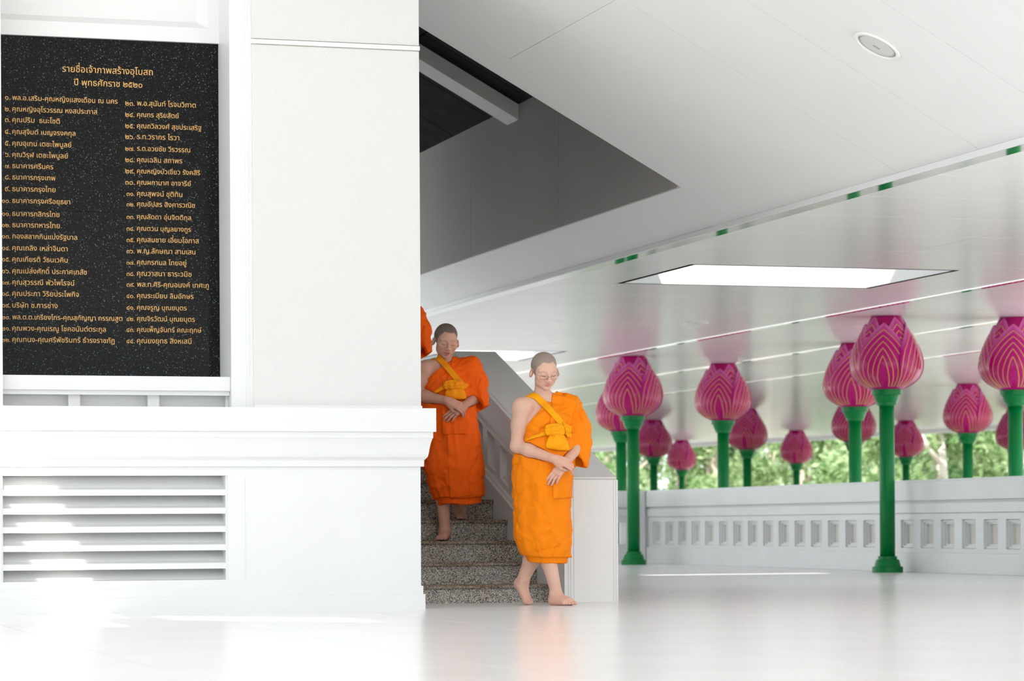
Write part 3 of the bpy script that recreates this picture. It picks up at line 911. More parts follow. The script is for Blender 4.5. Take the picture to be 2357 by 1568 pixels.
def add_head(F, c, Rm, sv, mouth_open=0.0):
    """skull, face and ears round centre c; the face looks along -y of the rotation"""
    sv = np.array(sv, float); s = float(sv.mean())
    T = lambda p: c + Rm@(np.array(p, float)*sv)
    F.ball(T((0, .020, .040)), np.array((.0765, .094, .083))*sv, .016, rot=Rm)
    F.ball(T((0, .045, .012)), np.array((.068, .062, .066))*sv, .03, rot=Rm)
    F.ball(T((0, -.028, -.018)), np.array((.0665, .060, .084))*sv, .025, rot=Rm)
    F.ball(T((0, -.030, -.066)), np.array((.0555, .054, .047))*sv, .022, rot=Rm)
    F.ball(T((0, -.070, -.103)), np.array((.024, .018, .016))*sv, .022, rot=Rm)
    for q in (-1, 1):
        F.ball(T((q*.043, -.020, -.066)), np.array((.014, .024, .024))*sv, .025, rot=Rm)      # jaw corner
        F.ball(T((q*.041, -.057, -.026)), np.array((.024, .025, .022))*sv, .022, rot=Rm)      # cheek
        F.cone(T((q*.052, -.062, .022)), T((q*.014, -.083, .019)), .0085*s, .0075*s, .014)     # brow
        F.ball(T((q*.033, -.102, -.001)), np.array((.021, .016, .0125))*sv, .012, '-', rot=Rm)  # eye socket
        F.ball(T((q*.0330, -.0735, -.003)), np.array((.0185, .0140, .0120))*sv, .004, rot=Rm)  # lowered lid
        F.cone(T((q*.020, -.0835, -.0125)), T((q*.046, -.0775, -.0125)), .0038*s, .0035*s, .006)
        F.ball(T((q*.083, .012, -.020)), np.array((.0085, .0215, .032))*sv, .006, rot=Rm@rotz(q*.95)@rotx(-.12))
        F.ball(T((q*.0915, .002, -.015)), np.array((.0070, .0120, .019))*sv, .004, '-', rot=Rm@rotz(q*.95))
        F.cone(T((q*.006, -.108, -.040)), T((q*.0165, -.096, -.041)), .0080*s, .0088*s, .005)
    F.cone(T((0, -.084, .012)), T((0, -.1095, -.032)), .0072*s, .0120*s, .010)
    mo = mouth_open
    for q in (-1, 1):
        F.cone(T((q*.006, -.0880, -.0665)), T((q*.0235, -.0810, -.0705+.9*mo)), .0056*s, .0030*s, .005)
        F.cone(T((q*.003, -.0865, -.0780-mo)), T((q*.0205, -.0812, -.0738+.5*mo)), .0062*s, .0030*s, .005)
    if mo > .003:
        F.ball(T((0, -.097, -.0722-mo*.45)), np.array((.020, .018, .0020+mo*.5))*sv, .0025, '-', rot=Rm)
    else:
        F.ball(T((0, -.100, -.0718)), np.array((.022, .010, .0010))*sv, .002, '-', rot=Rm)

def add_hand(F, wrist, d, back, thumb_side, curls, s=1.0, spread=.06, thumb_in=.5):
    """palm, four bent fingers and a thumb; d wrist->knuckles, back = out of the back of the hand"""
    d = unit(d); back = np.array(back, float); back = unit(back-d*(back@d)); lat = np.cross(d, back)*thumb_side
    W = np.array(wrist, float)
    F.cone(W-d*.01, W+d*.03*s, .0265*s, .028*s, .012)
    for o, w in ((.026, .018), (.008, .0175), (-.010, .017), (-.027, .0155)):
        F.cone(W+d*.022*s+lat*o*.65*s, W+d*.088*s+lat*o*s+back*.002, .0175*s, w*.72*s, .014)
    F.cone(W+d*.02*s+lat*.018*s-back*.008, W+d*.05*s+lat*.03*s-back*.012*s, .016*s, .014*s, .012)
    lens = ((.044, .026, .022), (.048, .030, .023), (.045, .028, .022), (.035, .021, .019))
    for i, (o, L) in enumerate(zip((.0275, .0093, -.0095, -.0275), lens)):
        p = W + d*(.088 - (.004 if i in (0, 2) else 0) - (.012 if i == 3 else 0))*s + lat*o*s
        ang = 0.0; c = curls[i]
        side = spread*(1.5-i)*.6
        rr = (.0092, .0095, .009, .008)[i]*s
        pts = [p]; rad = [rr*1.06]
        for j, l in enumerate(L):
            ang += c[j]
            v = d*math.cos(ang)-back*math.sin(ang)+lat*side
            p = p+unit(v)*l*s; pts.append(p); rad.append(rr*(.97, .9, .78)[j])
        F.chain(pts, rad, .003)
    p0 = W+d*.022*s+lat*.024*s-back*.008*s
    v1 = unit(d*.75+lat*(.75-thumb_in*.5)-back*.35); p1 = p0+v1*.042*s
    v2 = unit(d*.95+lat*(.35-thumb_in*.6)-back*.30); p2 = p1+v2*.033*s
    v3 = unit(d*1.0+lat*(.1-thumb_in*.6)-back*.25); p3 = p2+v3*.025*s
    F.chain([p0, p1, p2, p3], [.015*s, .0125*s, .0108*s, .0082*s], .006)

def add_foot(F, heel, f, up, med, s=1.0, toe_dir=None):
    f = unit(f); up = np.array(up, float); up = unit(up-f*(up@f)); med = np.array(med, float); med = unit(med-f*(med@f)-up*(med@up))
    H = np.array(heel, float)
    T = lambda a, m, u: H + (f*a+med*m+up*u)*s
    td = unit(toe_dir) if toe_dir is not None else f
    F.ball(T(.012, 0, .030), .031*s, .02)
    F.cone(T(.030, .002, .085), T(.035, 0, .055), .034*s, .036*s, .02)
    F.cone(T(.035, 0, .050), T(.150, .012, .028), .036*s, .023*s, .03)
    F.cone(T(.012, -.006, .026), T(.150, -.022, .018), .028*s, .019*s, .025)
    F.cone(T(.060, .016, .040), T(.165, .026, .021), .026*s, .021*s, .025)
    F.ball(T(.036, .030, .078), .012*s, .02); F.ball(T(.030, -.030, .070), .012*s, .02)
    for k, (a, m, r, L) in enumerate(((.178, .031, .0135, .040), (.182, .010, .0095, .036), (.176, -.006, .009, .032), (.168, -.021, .0085, .028), (.158, -.034, .008, .022))):
        p = T(a-.018, m*.9, .016); q = p+td*L*s+med*m*.12; q = q - up*(.016-r)*s*.7
        F.cone(p, (p+q)/2+up*.002, r*1.0*s, r*.95*s, .008); F.cone((p+q)/2+up*.002, q, r*.95*s, r*.9*s, .004)

def build_person(S):
    """S: measurements of one person, x to the right / y away / z up from between the feet"""
    X = lambda px: (px-S['x0'])/S['s']
    Z = lambda py: (S['z0']-py)/S['s']
    A = lambda px, py, y: np.array([X(px), y, Z(py)])
    root = thing('person', S['label'], 'person', S['loc'], -BETA)
    yaw = S['yaw']; er = np.array([math.cos(yaw), math.sin(yaw), 0]); ef = np.array([math.sin(yaw), -math.cos(yaw), 0])
    RT = rotz(yaw)
    nb = A(*S['neck_base']); shR = A(*S['sh_r']); shL = A(*S['sh_l'])
    hc = A(*S['head']); Rm = rotz(S['head_yaw'])@roty(S['head_roll'])@rotx(S['head_pitch'])
    chest = (shR+shL)/2 + np.array([0, 0, -.13]); 
    belly = A(*S['belly']); hip = A(*S['hip'])
    B = Field()
    # ---- skin
    B.ball(chest, (.150, .098, .165), .03, rot=RT)
    B.ball(chest+er*-.075+ef*.045+np.array([0, 0, .015]), (.075, .055, .07), .04, rot=RT)
    B.ball(chest+er*.075+ef*.045+np.array([0, 0, .015]), (.075, .055, .07), .04, rot=RT)
    B.ball(belly, (.140, .100, .17), .05, rot=RT)
    B.cone(nb+np.array([0, 0, -.012]), shR+np.array([0, 0, .005]), .060, .052, .04)
    B.cone(nb+np.array([0, 0, -.012]), shL+np.array([0, 0, .005]), .060, .052, .04)
    B.cone(nb+np.array([0, 0, -.03]), hc+Rm@(np.array([0, .030, -.05])*S['hs']), .056, .046, .012)
    add_head(B, hc, Rm, S['hs'], S['mouth'])
    elR = A(*S['el_r']); wrR = A(*S['wr_r']); elL = A(*S['el_l']); wrL = A(*S['wr_l'])
    B.ball(shR+np.array([-.004, 0, -.008]), .0625, .03)
    mid = (shR*.55+elR*.45)
    B.cone(shR, mid, .059, .055, .03); B.cone(mid, elR, .055, .041, .03)
    B.ball(elR+np.array([.002, .005, .0]), .035, .02)
    m2 = elR*.68+wrR*.32
    B.cone(elR, m2, .041, .0425, .025); B.cone(m2, wrR, .0425, .0275, .025)
    m2 = elL*.68+wrL*.32
    B.cone(elL, m2, .041, .0415, .025); B.cone(m2, wrL, .0415, .0270, .025)
    add_hand(B, wrL, S['hl_d'], S['hl_back'], S['hl_side'], S['hl_curl'], S['hand'], thumb_in=.3)
    add_hand(B, wrR, S['hr_d'], S['hr_back'], S['hr_side'], S['hr_curl'], S['hand'], thumb_in=.9)
    B.ball(hip, (.125, .095, .13), .05, rot=RT)
    for L, sd_ in zip(S['legs'], (-1, 1)):
        B.cone(hip+er*.07*sd_+np.array([0, 0, -.05]), np.array(L['knee']), .075, .050, .04)
    for L in S['legs']:
        kn = np.array(L['knee']); an = np.array(L['ankle'])
        cf = kn*.68+an*.32 + np.array(L.get('calf', (0, .012, 0)))
        B.cone(kn, cf, .050, .051, .03); B.cone(cf, an, .051, .034, .03)
        B.cone(kn, an, .044, .030, .02)
        add_foot(B, L['heel'], L['f'], L['up'], L['med'], S['foot'], L.get('toe'))
    # ---- robe field
    zs = np.array([Z(q[0]) for q in S['skirt']]); o = np.argsort(zs)
    zl = zs[o]; xl = np.array([X(q[1]) for q in S['skirt']])[o]; xr = np.array([X(q[2]) for q in S['skirt']])[o]
    yc = np.array([q[3] for q in S['skirt']])[o]
    TB = Field()
    TB.ball(chest+ef*.004, (.166, .118, .175), .03, rot=RT)
    TB.ball(chest+er*.06+ef*.05, (.095, .072, .09), .05, rot=RT); TB.ball(chest+er*-.07+ef*.046+np.array([0, 0, .01]), (.088, .070, .084), .05, rot=RT)
    TB.ball(belly, (.160, .128, .185), .06, rot=RT)
    TB.cone(nb+er*.055+np.array([0, .0, -.010]), shL+np.array([.0, 0, .012]), .050, .062, .05)
    TB.ball(shL+np.array([.006, 0, -.008]), (.080, .080, .078), .05)
    sa, sb = A(*S['sleeve'][0]), A(*S['sleeve'][1])
    SLV = Field(); SLV.cone(shL+np.array([.005, 0, -.02]), sa, .074, S['slr'][0], .03); SLV.cone(sa, sb, S['slr'][0], S['slr'][1], .03)
    SLI = Field(); SLI.cone(shL*.2+sa*.8, sa, S['slr'][0]-.030, S['slr'][0]-.028, .02); SLI.cone(sa, sb, S['slr'][0]-.028, S['slr'][1]-.020, .02)
    mth_p, mth_n = A(*S['mouth_cut'][0]), unit(S['mouth_cut'][1])
    scut_p, scut_n = A(*S['scut'][0]), unit(S['scut'][1])
    n1 = A(*S['neckline'][0]); n2 = A(*S['neckline'][1])
    dn = n1-n2; dn[1] = 0; nn = unit(np.array([-dn[2], 0, dn[0]]));  nn = nn if nn[2] > 0 else -nn
    nn = unit(nn + np.array([0, .25, 0])*0)
    hemz = Z(S['hem']); seed = S['seed']
    ARM = Field()
    ARM.cone(shR*.5+elR*.5, elR, .056, .042); ARM.cone(elR, elR*.68+wrR*.32, .042, .044); ARM.cone(elR*.68+wrR*.32, wrR, .044, .030)
    ARM.cone(elL*.45+wrL*.55, wrL, .040, .029); ARM.cone(wrR, wrR+unit(S['hr_d'])*.07, .032, .036); ARM.cone(wrL, wrL+unit(S['hl_d'])*.10, .030, .034)
    def robe(P, lo=None, hi=None):
        x, y, z = P[..., 0], P[..., 1], P[..., 2]
        t = TB(P, lo, hi)
        # diagonal pulled folds across the chest and waist
        q = np.stack([x*4+z*9+seed, y*6, z*16-x*13], -1)
        t = t - .010*ridge(q*.8) - .006*ridge(q*1.9+3) - .007*groove(q*1.15+9)
        # neckline: keep the part below/left of the diagonal
        nk = (P-n2)@nn
        tl = np.maximum(t, nk)
        a = (np.interp(z, zl, xr)-np.interp(z, zl, xl))/2; cx_ = (np.interp(z, zl, xr)+np.interp(z, zl, xl))/2
        b = a*S['flat']; cy_ = np.interp(z, zl, yc)
        ux, uy = (x-cx_)/a, (y-cy_)/b
        rr = np.sqrt(ux*ux+uy*uy)+1e-6
        th = np.arctan2(uy, ux)
        fall = np.clip((zl.max()-z)/.35, 0, 1)
        fold = .011*ridge(np.stack([ux/rr*2.6+seed, uy/rr*2.6+z*.5, z*1.1+0*x], -1)) + .004*ridge(np.stack([ux/rr*5.0, uy/rr*5.0+seed, z*2.6], -1))
        crease = .0055*ridge(np.stack([x*9+z*6+seed, y*6, z*11-x*5], -1)) + .0035*ridge(np.stack([x*24-z*9, y*12, z*20+x*13+seed], -1))
        crease = crease + .006*groove(np.stack([x*6+seed*2, y*5, z*2.4+x*3], -1)) + .005*groove(np.stack([x*5+z*4, y*5+seed, z*7-x*6], -1))
        sk = (rr-1)*np.minimum(a, b) - fold*(.3+.7*fall) - crease
        hz = hemz + .012*vnoise(np.stack([x*7+seed, y*7, 0*z], -1)) + S.get('hem_slope', 0)*x
        base_ = (rr-1)*np.minimum(a, b)
        under = np.maximum(base_ - .6*fold + .014, hz-z); under = np.maximum(under, np.where(z < hemz+.12, -(base_+.026), -9))
        sk = np.maximum(sk, hz+S['hem2']+.02*np.abs(x-.02)-z); sk = np.maximum(sk, np.where(z < hemz+.12, -(base_+.010), -9))
        sk = np.minimum(sk, under); sk = np.maximum(sk, z-zl.max())
        h = np.clip(.5+.5*(tl-sk)/.045, 0, 1)
        d = tl*(1-h)+sk*h-.045*h*(1-h)
        s = SLV(P, lo, hi)
        qs = np.stack([x*14+z*5+seed, y*12, z*5-x*8], -1)
        s = s - .014*ridge(qs*.8) - .006*ridge(qs*1.9+7) - .008*groove(qs*.9+2)
        s = np.maximum(s, -SLI(P, lo, hi))
        s = np.maximum(s, (scut_p-P)@scut_n); s = np.maximum(s, (P-mth_p)@mth_n)
        h = np.clip(.5+.5*(d-s)/.02, 0, 1)
        d = d*(1-h)+s*h-.02*h*(1-h)
        return np.maximum(d, -(ARM(P, lo, hi)-.001))
    # ---- vertex colours of the skin
    skin = np.array(S['skin']); stub = np.array(S['stubble']); lip = np.array(S['lip'])
    def paint(V):
        C = np.tile(skin, (len(V), 1))
        C = C*(1+.05*vnoise(V*9)[:, None])
        q = ((V-hc)@Rm)/S['hs']
        onhead = (nrm(q) < .16) & (q[:, 2] > -.12)
        az = np.degrees(np.arctan2(np.abs(q[:, 0]), -q[:, 1]))
        hl = np.interp(az, [0, 20, 33, 42, 56, 66, 74, 84, 100, 118, 150, 180], [.076, .078, .080, .062, .046, .012, -.030, -.032, .012, -.045, -.072, -.075])
        w = np.clip((q[:, 2]-hl)/.008+.5+.35*vnoise(V*160), 0, 1)*onhead
        ear = np.abs(q[:, 0]) > .0785
        w = np.where(ear & (q[:, 2] < .04), 0, w)[:, None]
        C = C*(1-w)+stub*w
        def blob(c, r, colr, amt):
            nonlocal C
            d2 = (((q-np.array(c))/np.array(r))**2).sum(1)
            a = (amt*np.exp(-d2**1.5)*onhead)[:, None]
            C = C*(1-a)+np.array(colr)*a
        mo = S['mouth']
        blob((0, -.090, -.0672), (.024, .02, .0050), lip, .9); blob((0, -.088, -.078-mo), (.021, .02, .0062), lip, .95)
        if mo > .003: blob((0, -.083, -.0722-mo*.45), (.019, .012, .0022+mo*.45), (.34, .07, .06), .95)
        for sg in (-1, 1):
            blob((sg*.040, -.06, -.034), (.022, .04, .02), skin*np.array([1.04, .82, .78]), .45)
            blob((sg*.035, -.085, .021), (.020, .03, .0042), skin*.42, S['brow'])
        blob((0, -.095, -.056), (.022, .02, .006), skin*.62, S['beard'])
        blob((0, -.08, -.100), (.028, .03, .012), skin*.72, S['beard']*.8)
        # hands and feet a little redder
        for w_ in (wrR, wrL):
            a = np.exp(-(nrm(V-w_)/.16)**4)*.35
            C = C*(1-a[:, None]) + C*np.array([1.0, .84, .80])*a[:, None]
        a = np.clip((.14-V[:, 2])/.1, 0, 1)*.3
        C = C*(1-a[:, None]) + C*np.array([1.0, .82, .76])*a[:, None]
        return np.clip(C, 0, 1)
    # ---- mesh the skin in windows of one field, joined into a single body mesh
    VV = []; QQ = []; n = 0
    lo_h = hc-np.array([.14, .15, .145]); hi_h = hc+np.array([.14, .16, .16])
    hlo = np.minimum(wrR, wrL)-np.array([.15, .14, .17]); hhi = np.maximum(wrR, wrL)+np.array([.15, .14, .10])
    wins = [(lo_h, hi_h, .0029), (hlo, hhi, .0028)]
    for L in S['legs']:
        h_ = np.array(L['heel']); f_ = unit(L['f'])*.25*S['foot']
        a = np.minimum(h_, h_+f_)-np.array([.07, .07, .04]); b = np.maximum(h_, h_+f_)+np.array([.08, .07, .13])
        wins.append((a, b, .0032))
    zmin = min(min(L['heel'][2] for L in S['legs']), 0)-.05
    def excl(lo, hi):       # coarse window over everything not covered finely
        return lo, hi
    tor_lo = np.array([min(shR[0], elR[0])-.10, -.36, .30]); tor_hi = np.array([max(shL[0], elL[0])+.10, .34, nb[2]+.12])
    wins.append((tor_lo, tor_hi, .007))
    for L in S['legs']:
        a = np.minimum(np.array(L['knee']), np.array(L['ankle']))-.08; b = np.maximum(np.array(L['knee']), np.array(L['ankle']))+.08
        wins.append((a, b, .005))
    fine = wins[:2+len(S['legs'])]
    for i, (lo, hi, h) in enumerate(wins):
        V, Q = surface(B, lo, hi, h)
        if i >= len(fine):       # drop coarse faces that lie well inside a fine window
            ctr = V[Q].mean(1); keep = np.ones(len(Q), bool)
            for flo, fhi, fh in fine:
                keep &= ~((ctr > flo+.012).all(1) & (ctr < fhi-.012).all(1))
            Q = Q[keep]
        VV.append(V); QQ.append(Q+n); n += len(V)
    V = np.concatenate(VV); Q = np.concatenate(QQ)
    used = np.unique(Q); mp = -np.ones(len(V), int); mp[used] = np.arange(len(used)); V = V[used]; Q = mp[Q]
    def to_obj(name, V, Q, material, colors=None):
        me = bpy.data.meshes.new(name)
        me.vertices.add(len(V)); me.vertices.foreach_set('co', V.astype(np.float32).ravel())
        me.loops.add(Q.size); me.loops.foreach_set('vertex_index', Q.astype(np.int32).ravel())
        me.polygons.add(len(Q)); me.polygons.foreach_set('loop_start', np.arange(0, Q.size, Q.shape[1], dtype=np.int32))
        me.update(calc_edges=True); me.validate()
        me.polygons.foreach_set('use_smooth', [True]*len(me.polygons))
        if colors is not None:
            ca = me.color_attributes.new('skin', 'FLOAT_COLOR', 'POINT')
            ca.data.foreach_set('color', np.concatenate([colors, np.ones((len(colors), 1))], 1).astype(np.float32).ravel())
        me.materials.append(material)
        return from_mesh(name, me, root)
    to_obj('body', V, Q, M['skin'], paint(V))
    xs = [xl.min()-.06, min(xr.max(), 9)+.0]
    rlo = np.array([min(xl.min(), shR[0]-.1)-.04, -.36, hemz-.05]); rhi = np.array([max(xr.max(), sa[0]+S['slr'][0], sb[0]+S['slr'][1], shL[0]+.1)+.04, .40, nb[2]+.08])
    V, Q = surface(robe, rlo, rhi, .0066)
    to_obj('robe', V, Q, M[S['cloth']])
    # ---- layers laid over the front: project from the front onto robe and body
    ysamp = np.linspace(-.36, .22, 92)
    def front(xv, zv):
        xv = np.asarray(xv, float); zv = np.asarray(zv, float)
        P = np.stack([np.broadcast_to(xv[..., None], xv.shape+(92,)), np.broadcast_to(ysamp, xv.shape+(92,)), np.broadcast_to(zv[..., None], xv.shape+(92,))], -1)
        d = np.minimum(robe(P), TBODY(P))
        hit = d < 0
        front.miss = ~hit.any(-1)
        i = np.maximum(np.argmax(hit, -1), 1); i = np.where(hit.any(-1), i, 60)
        d1 = np.take_along_axis(d, i[..., None], -1)[..., 0]; d0 = np.take_along_axis(d, i[..., None]-1, -1)[..., 0]
        f_ = np.clip(d0/np.where(np.abs(d0-d1) < 1e-9, 1, d0-d1), 0, 1)
        return ysamp[i-1]*(1-f_)+ysamp[i]*f_
    TBODY = Field(); TBODY.p = [p for p in B.p[:7]] + [p for p in B.p if False]
    def smooth_y(Y, it=2):
        for _ in range(it):
            Z_ = np.pad(Y, 1, mode='edge')
            Y = np.minimum(Y, (Z_[:-2, 1:-1]+Z_[2:, 1:-1]+Z_[1:-1, :-2]+Z_[1:-1, 2:]+2*Y)/6)
        return Y
    def sheet(name, xg, zg, off, material, bulge=None, th=.004, lay=False):
        xg = np.array(xg, float); zg = np.array(zg, float)
        Y0 = front(xg, zg); miss = front.miss.copy()
        for _ in range(10 if lay else 0):                  # what would stick up past the shoulder is laid back onto it
            if not miss.any(): break
            zg[miss] -= .004
            Y0[miss] = front(xg[miss], zg[miss]); mm = miss.copy(); miss[mm] = front.miss
        for j in range(1, xg.shape[1]):      # past the side of the cloth: hang on from the neighbour
            m_ = miss[:, j]; Y0[m_, j] = Y0[m_, j-1] + .006
        Y = smooth_y(Y0) - off
        if bulge is not None: Y = Y-bulge
        nr, nc = xg.shape
        Vv = np.stack([xg, Y, zg], -1).reshape(-1, 3)
        I = np.arange(nr*nc).reshape(nr, nc)
        Qq = np.stack([I[:-1, :-1], I[:-1, 1:], I[1:, 1:], I[1:, :-1]], -1).reshape(-1, 4)
        ob = to_obj(name, Vv, Qq, material)
        sm = ob.modifiers.new('thick', 'SOLIDIFY'); sm.thickness = th; sm.offset = 0
        return ob
    def quad_grid(c, nr, nc):       # c: four (px,py) corners tl,tr,br,bl
        u = np.linspace(0, 1, nc)[None, :]; v = np.linspace(0, 1, nr)[:, None]
        f = lambda k: (c[0][k]*(1-u)+c[1][k]*u)*(1-v) + (c[3][k]*(1-u)+c[2][k]*u)*v
        return X(f(0)), Z(f(1)), u+0*v, v+0*u
    def round_grid(c, nr, nc, rho=.75):
        u = np.linspace(-1, 1, nc)[None, :]+0*np.linspace(-1, 1, nr)[:, None]; v = np.linspace(-1, 1, nr)[:, None]+0*u
        uu = u*np.sqrt(1-v*v/2*rho); vv = v*np.sqrt(1-u*u/2*rho)
        U_, V_ = (uu+1)/2, (vv+1)/2
        f = lambda k: (c[0][k]*(1-U_)+c[1][k]*U_)*(1-V_) + (c[3][k]*(1-U_)+c[2][k]*U_)*V_
        return X(f(0)), Z(f(1)), (u+1)/2, (v+1)/2
    def ribbon(name, pts, wid, off, material):
        p = np.array(pts, float); t = np.linspace(0, len(p)-1, 46)
        w = np.interp(t, np.arange(len(p)), wid)
        def cr(k):
            i = np.clip(np.floor(t).astype(int), 0, len(p)-2); f = t-i
            g = lambda j: p[np.clip(j, 0, len(p)-1), k]
            a, b, c, d = g(i-1), g(i), g(i+1), g(i+2)
            return .5*((2*b)+(-a+c)*f+(2*a-5*b+4*c-d)*f*f+(-a+3*b-3*c+d)*f**3)
        cxp, cyp = cr(0), cr(1)
        tx, ty = np.gradient(cxp), np.gradient(cyp); l = np.hypot(tx, ty); nx, ny = -ty/l, tx/l
        s_ = np.linspace(-.5, .5, 7)[None, :]
        return sheet(name, X(cxp[:, None]+nx[:, None]*w[:, None]*s_), Z(cyp[:, None]+ny[:, None]*w[:, None]*s_), off, material, lay=True)
    sash = M[S['sash']]
    for ip, (c, off) in enumerate(S['panels']):
        xg, zg, u, v = quad_grid(c, 40, 24)
        sheet('robe_fold', xg, zg, off, M[S['cloth']], bulge=.003*np.sin(u*5+v*9)-.002, th=.004, lay=ip == 0)
    ribbon('waist_sash', S['waist'], S['waist_w'], .012, sash)
    ribbon('shoulder_strap', S['strap'], S['strap_w'], np.interp(np.linspace(0, 1, 46), [0, .25, .5, 1], [.004, .006, .012, .016])[:, None], sash)
    dome = lambda u, v: np.sqrt(np.clip(4*v*(1-v), 0, 1))*np.sqrt(np.clip(4*u*(1-u), 0, 1))
    xg, zg, u, v = round_grid(S['flap'], 34, 36, .55)
    sheet('sash_tail', xg, zg, .012, sash, bulge=.030*dome(u, v)**.7 + .007*np.sin(u*15+1+v*2)*(1-v)**1.5, th=.006)
    xg, zg, u, v = round_grid(S['knot'], 26, 36, .7)
    sheet('sash_knot', xg, zg, .022, sash, bulge=.032*dome(u, v)**.8 + .005*np.sin(v*16+u*4) + .003*np.sin(u*23), th=.006)
    if S.get('tail'):
        xg, zg, u, v = quad_grid(S['tail'], 18, 14)
        sheet('sash_tail', xg, zg, .020, sash, bulge=.008*np.sin(u*6+v*3), th=.006)
    # ---- eyelashes
    T = lambda p: hc + Rm@(np.array(p, float)*S['hs'])
    def face_y(xh, zh):                    # depth of the face surface in the head's own frame
        yy = np.linspace(-.135, -.04, 130)
        P = np.array([T((xh, y_, zh)) for y_ in yy]); d = B(P)
        i = int(np.argmax(d < 0)); return yy[max(i, 1)]
    for sg in (-1, 1):
        pts = []
        for k in range(9):
            xh = .0165+.0040*k; zh = -.0075-.0038*math.sin(math.pi*(k+.5)/9)
            pts.append(T((sg*xh, face_y(sg*xh, zh)-.0004, zh)))
        MB().tube(pts, [.0006, .0012, .0015, .0016, .0016, .0016, .0015, .0012, .0006], 6).build('eyelashes', M['lash'], root)
    if S['mouth'] > .003:
        m_ = MB(); c = T((0, -.0815, -.0735-S['mouth']*.5))
        pts = [T((-.012+.0024*k, -.0840-.0030*math.sin(math.pi*k/10), -.0700+.0006*abs(k-5)*.5)) for k in range(11)]
        m_.tube(pts, .0028, 6).build('teeth', M['teeth'], root)
    if S.get('glasses'):
        gl = MB(); zl_ = -.012; yl = -.108
        for sg in (-1, 1):
            cxg = sg*.0345
            ring = []
            for k in range(33):
                a = 2*math.pi*k/32
                ring.append(T((cxg+.0245*math.copysign(abs(math.cos(a))**.55, math.cos(a)), yl+.010*(abs(cxg+.0245*math.cos(a))/.06)**2, zl_+.0165*math.copysign(abs(math.sin(a))**.6, math.sin(a)))))
            gl.tube(ring, .00095, 6)
            gl.tube([T((sg*.059, yl+.009, zl_+.006)), T((sg*.072, -.080, zl_+.010)), T((sg*.080, -.030, zl_+.014)), T((sg*.083, .010, zl_+.016)), T((sg*.082, .030, zl_+.0))], .0011, 6)
        gl.tube([T((-.010, yl, zl_+.003)), T((0, yl-.004, zl_+.006)), T((.010, yl, zl_+.003))], .0009, 6)
        gl.build('glasses', M['wire'], root)['label'] = 'thin wire-framed rectangular glasses'
    return root

monk1 = dict(label='shaven person in a bright orange robe and wire glasses stepping off the stairs', seed=1.3,
    x0=1262, z0=1393, s=348., loc=(5.61, 17.80, 0), yaw=R(33), cloth='saffron1', sash='sash1',
    neck_base=(1251, 913, .035), sh_r=(1205, 939, -.075), sh_l=(1312, 938, .085),
    head=(1257, 854, -.020), head_yaw=R(19), head_pitch=R(22), head_roll=R(-2), hs=(1.06, 1.0, .955), mouth=0.0,
    belly=(1266, 1040, .0), hip=(1262, 1100, 0),
    el_r=(1192, 1028, -.075), wr_r=(1277, 1059, -.235), el_l=(1336, 1022, .065), wr_l=(1303, 1067, -.195),
    hr_d=(.88, -.02, -.28), hr_back=(.0, -.80, .55), hr_side=1, hr_curl=((.35, .75, .35), (.40, .85, .4), (.45, .85, .4), (.45, .8, .4)),
    hl_d=(-.62, -.12, -.75), hl_back=(-.25, -.90, .2), hl_side=1, hl_curl=((.15, .30, .2), (.18, .30, .2), (.2, .32, .2), (.22, .35, .2)), hand=1.0, foot=1.0,
    legs=[dict(knee=(-.005, -.06, .40), ankle=(.052, -.075, .085), heel=(.030, -.050, .003), f=(.60, -.80, 0), up=(0, 0, 1), med=(.80, .60, 0), calf=(-.012, .02, 0)),
          dict(knee=(-.045, .02, .38), ankle=(-.178, .115, .144), heel=(-.215, .135, .129), f=(.47, -.46, -.75), up=(.36, -.33, .42), med=(-.68, -.73, 0), toe=(.70, -.70, -.12), calf=(-.02, .01, 0))],
    # y px, left px, right px, depth of the axis
    skirt=[(1000, 1206, 1328, .0), (1035, 1190, 1326, .0), (1060, 1184, 1325, 0), (1100, 1182, 1322, 0), (1150, 1187, 1316, 0), (1200, 1189, 1314, 0), (1240, 1190, 1313, 0), (1265, 1198, 1312, 0), (1285, 1210, 1311, 0), (1310, 1218, 1309, 0)],
    flat=.88, hem=1299, hem2=.040, hem_slope=-.05,
    sleeve=((1333, 985, .055), (1336, 1062, .015)), slr=(.080, .074), scut=((1340, 1074, 0), (.30, .1, 1)), mouth_cut=((1323, 1043, -.03), (-.62, -.62, -.48)),
    neckline=((1273, 913, 0), (1211, 985, 0)),
    panels=[([(1275, 906), (1333, 922), (1315, 980), (1267, 988)], .005), ([(1274, 1062), (1317, 1058), (1319, 1147), (1274, 1149)], .012)],
    strap=[(1215, 915), (1222, 910), (1236, 914), (1252, 928), (1280, 958), (1300, 984), (1312, 1000)], strap_w=[8, 12, 14, 15, 15, 16, 18],
    waist=[(1214, 1014), (1238, 1006), (1258, 1000), (1285, 998), (1312, 994)], waist_w=[4, 6, 9, 12, 10],
    knot=[(1256, 979), (1300, 976), (1304, 1006), (1255, 1007)], flap=[(1268, 1000), (1299, 999), (1318, 1042), (1253, 1035)],
    tail=[(1297, 972), (1318, 984), (1316, 1010), (1308, 1009)],
    skin=(.80, .49, .375), stubble=(.36, .275, .235), lip=(.60, .22, .18), brow=.38, beard=.28, glasses=True)
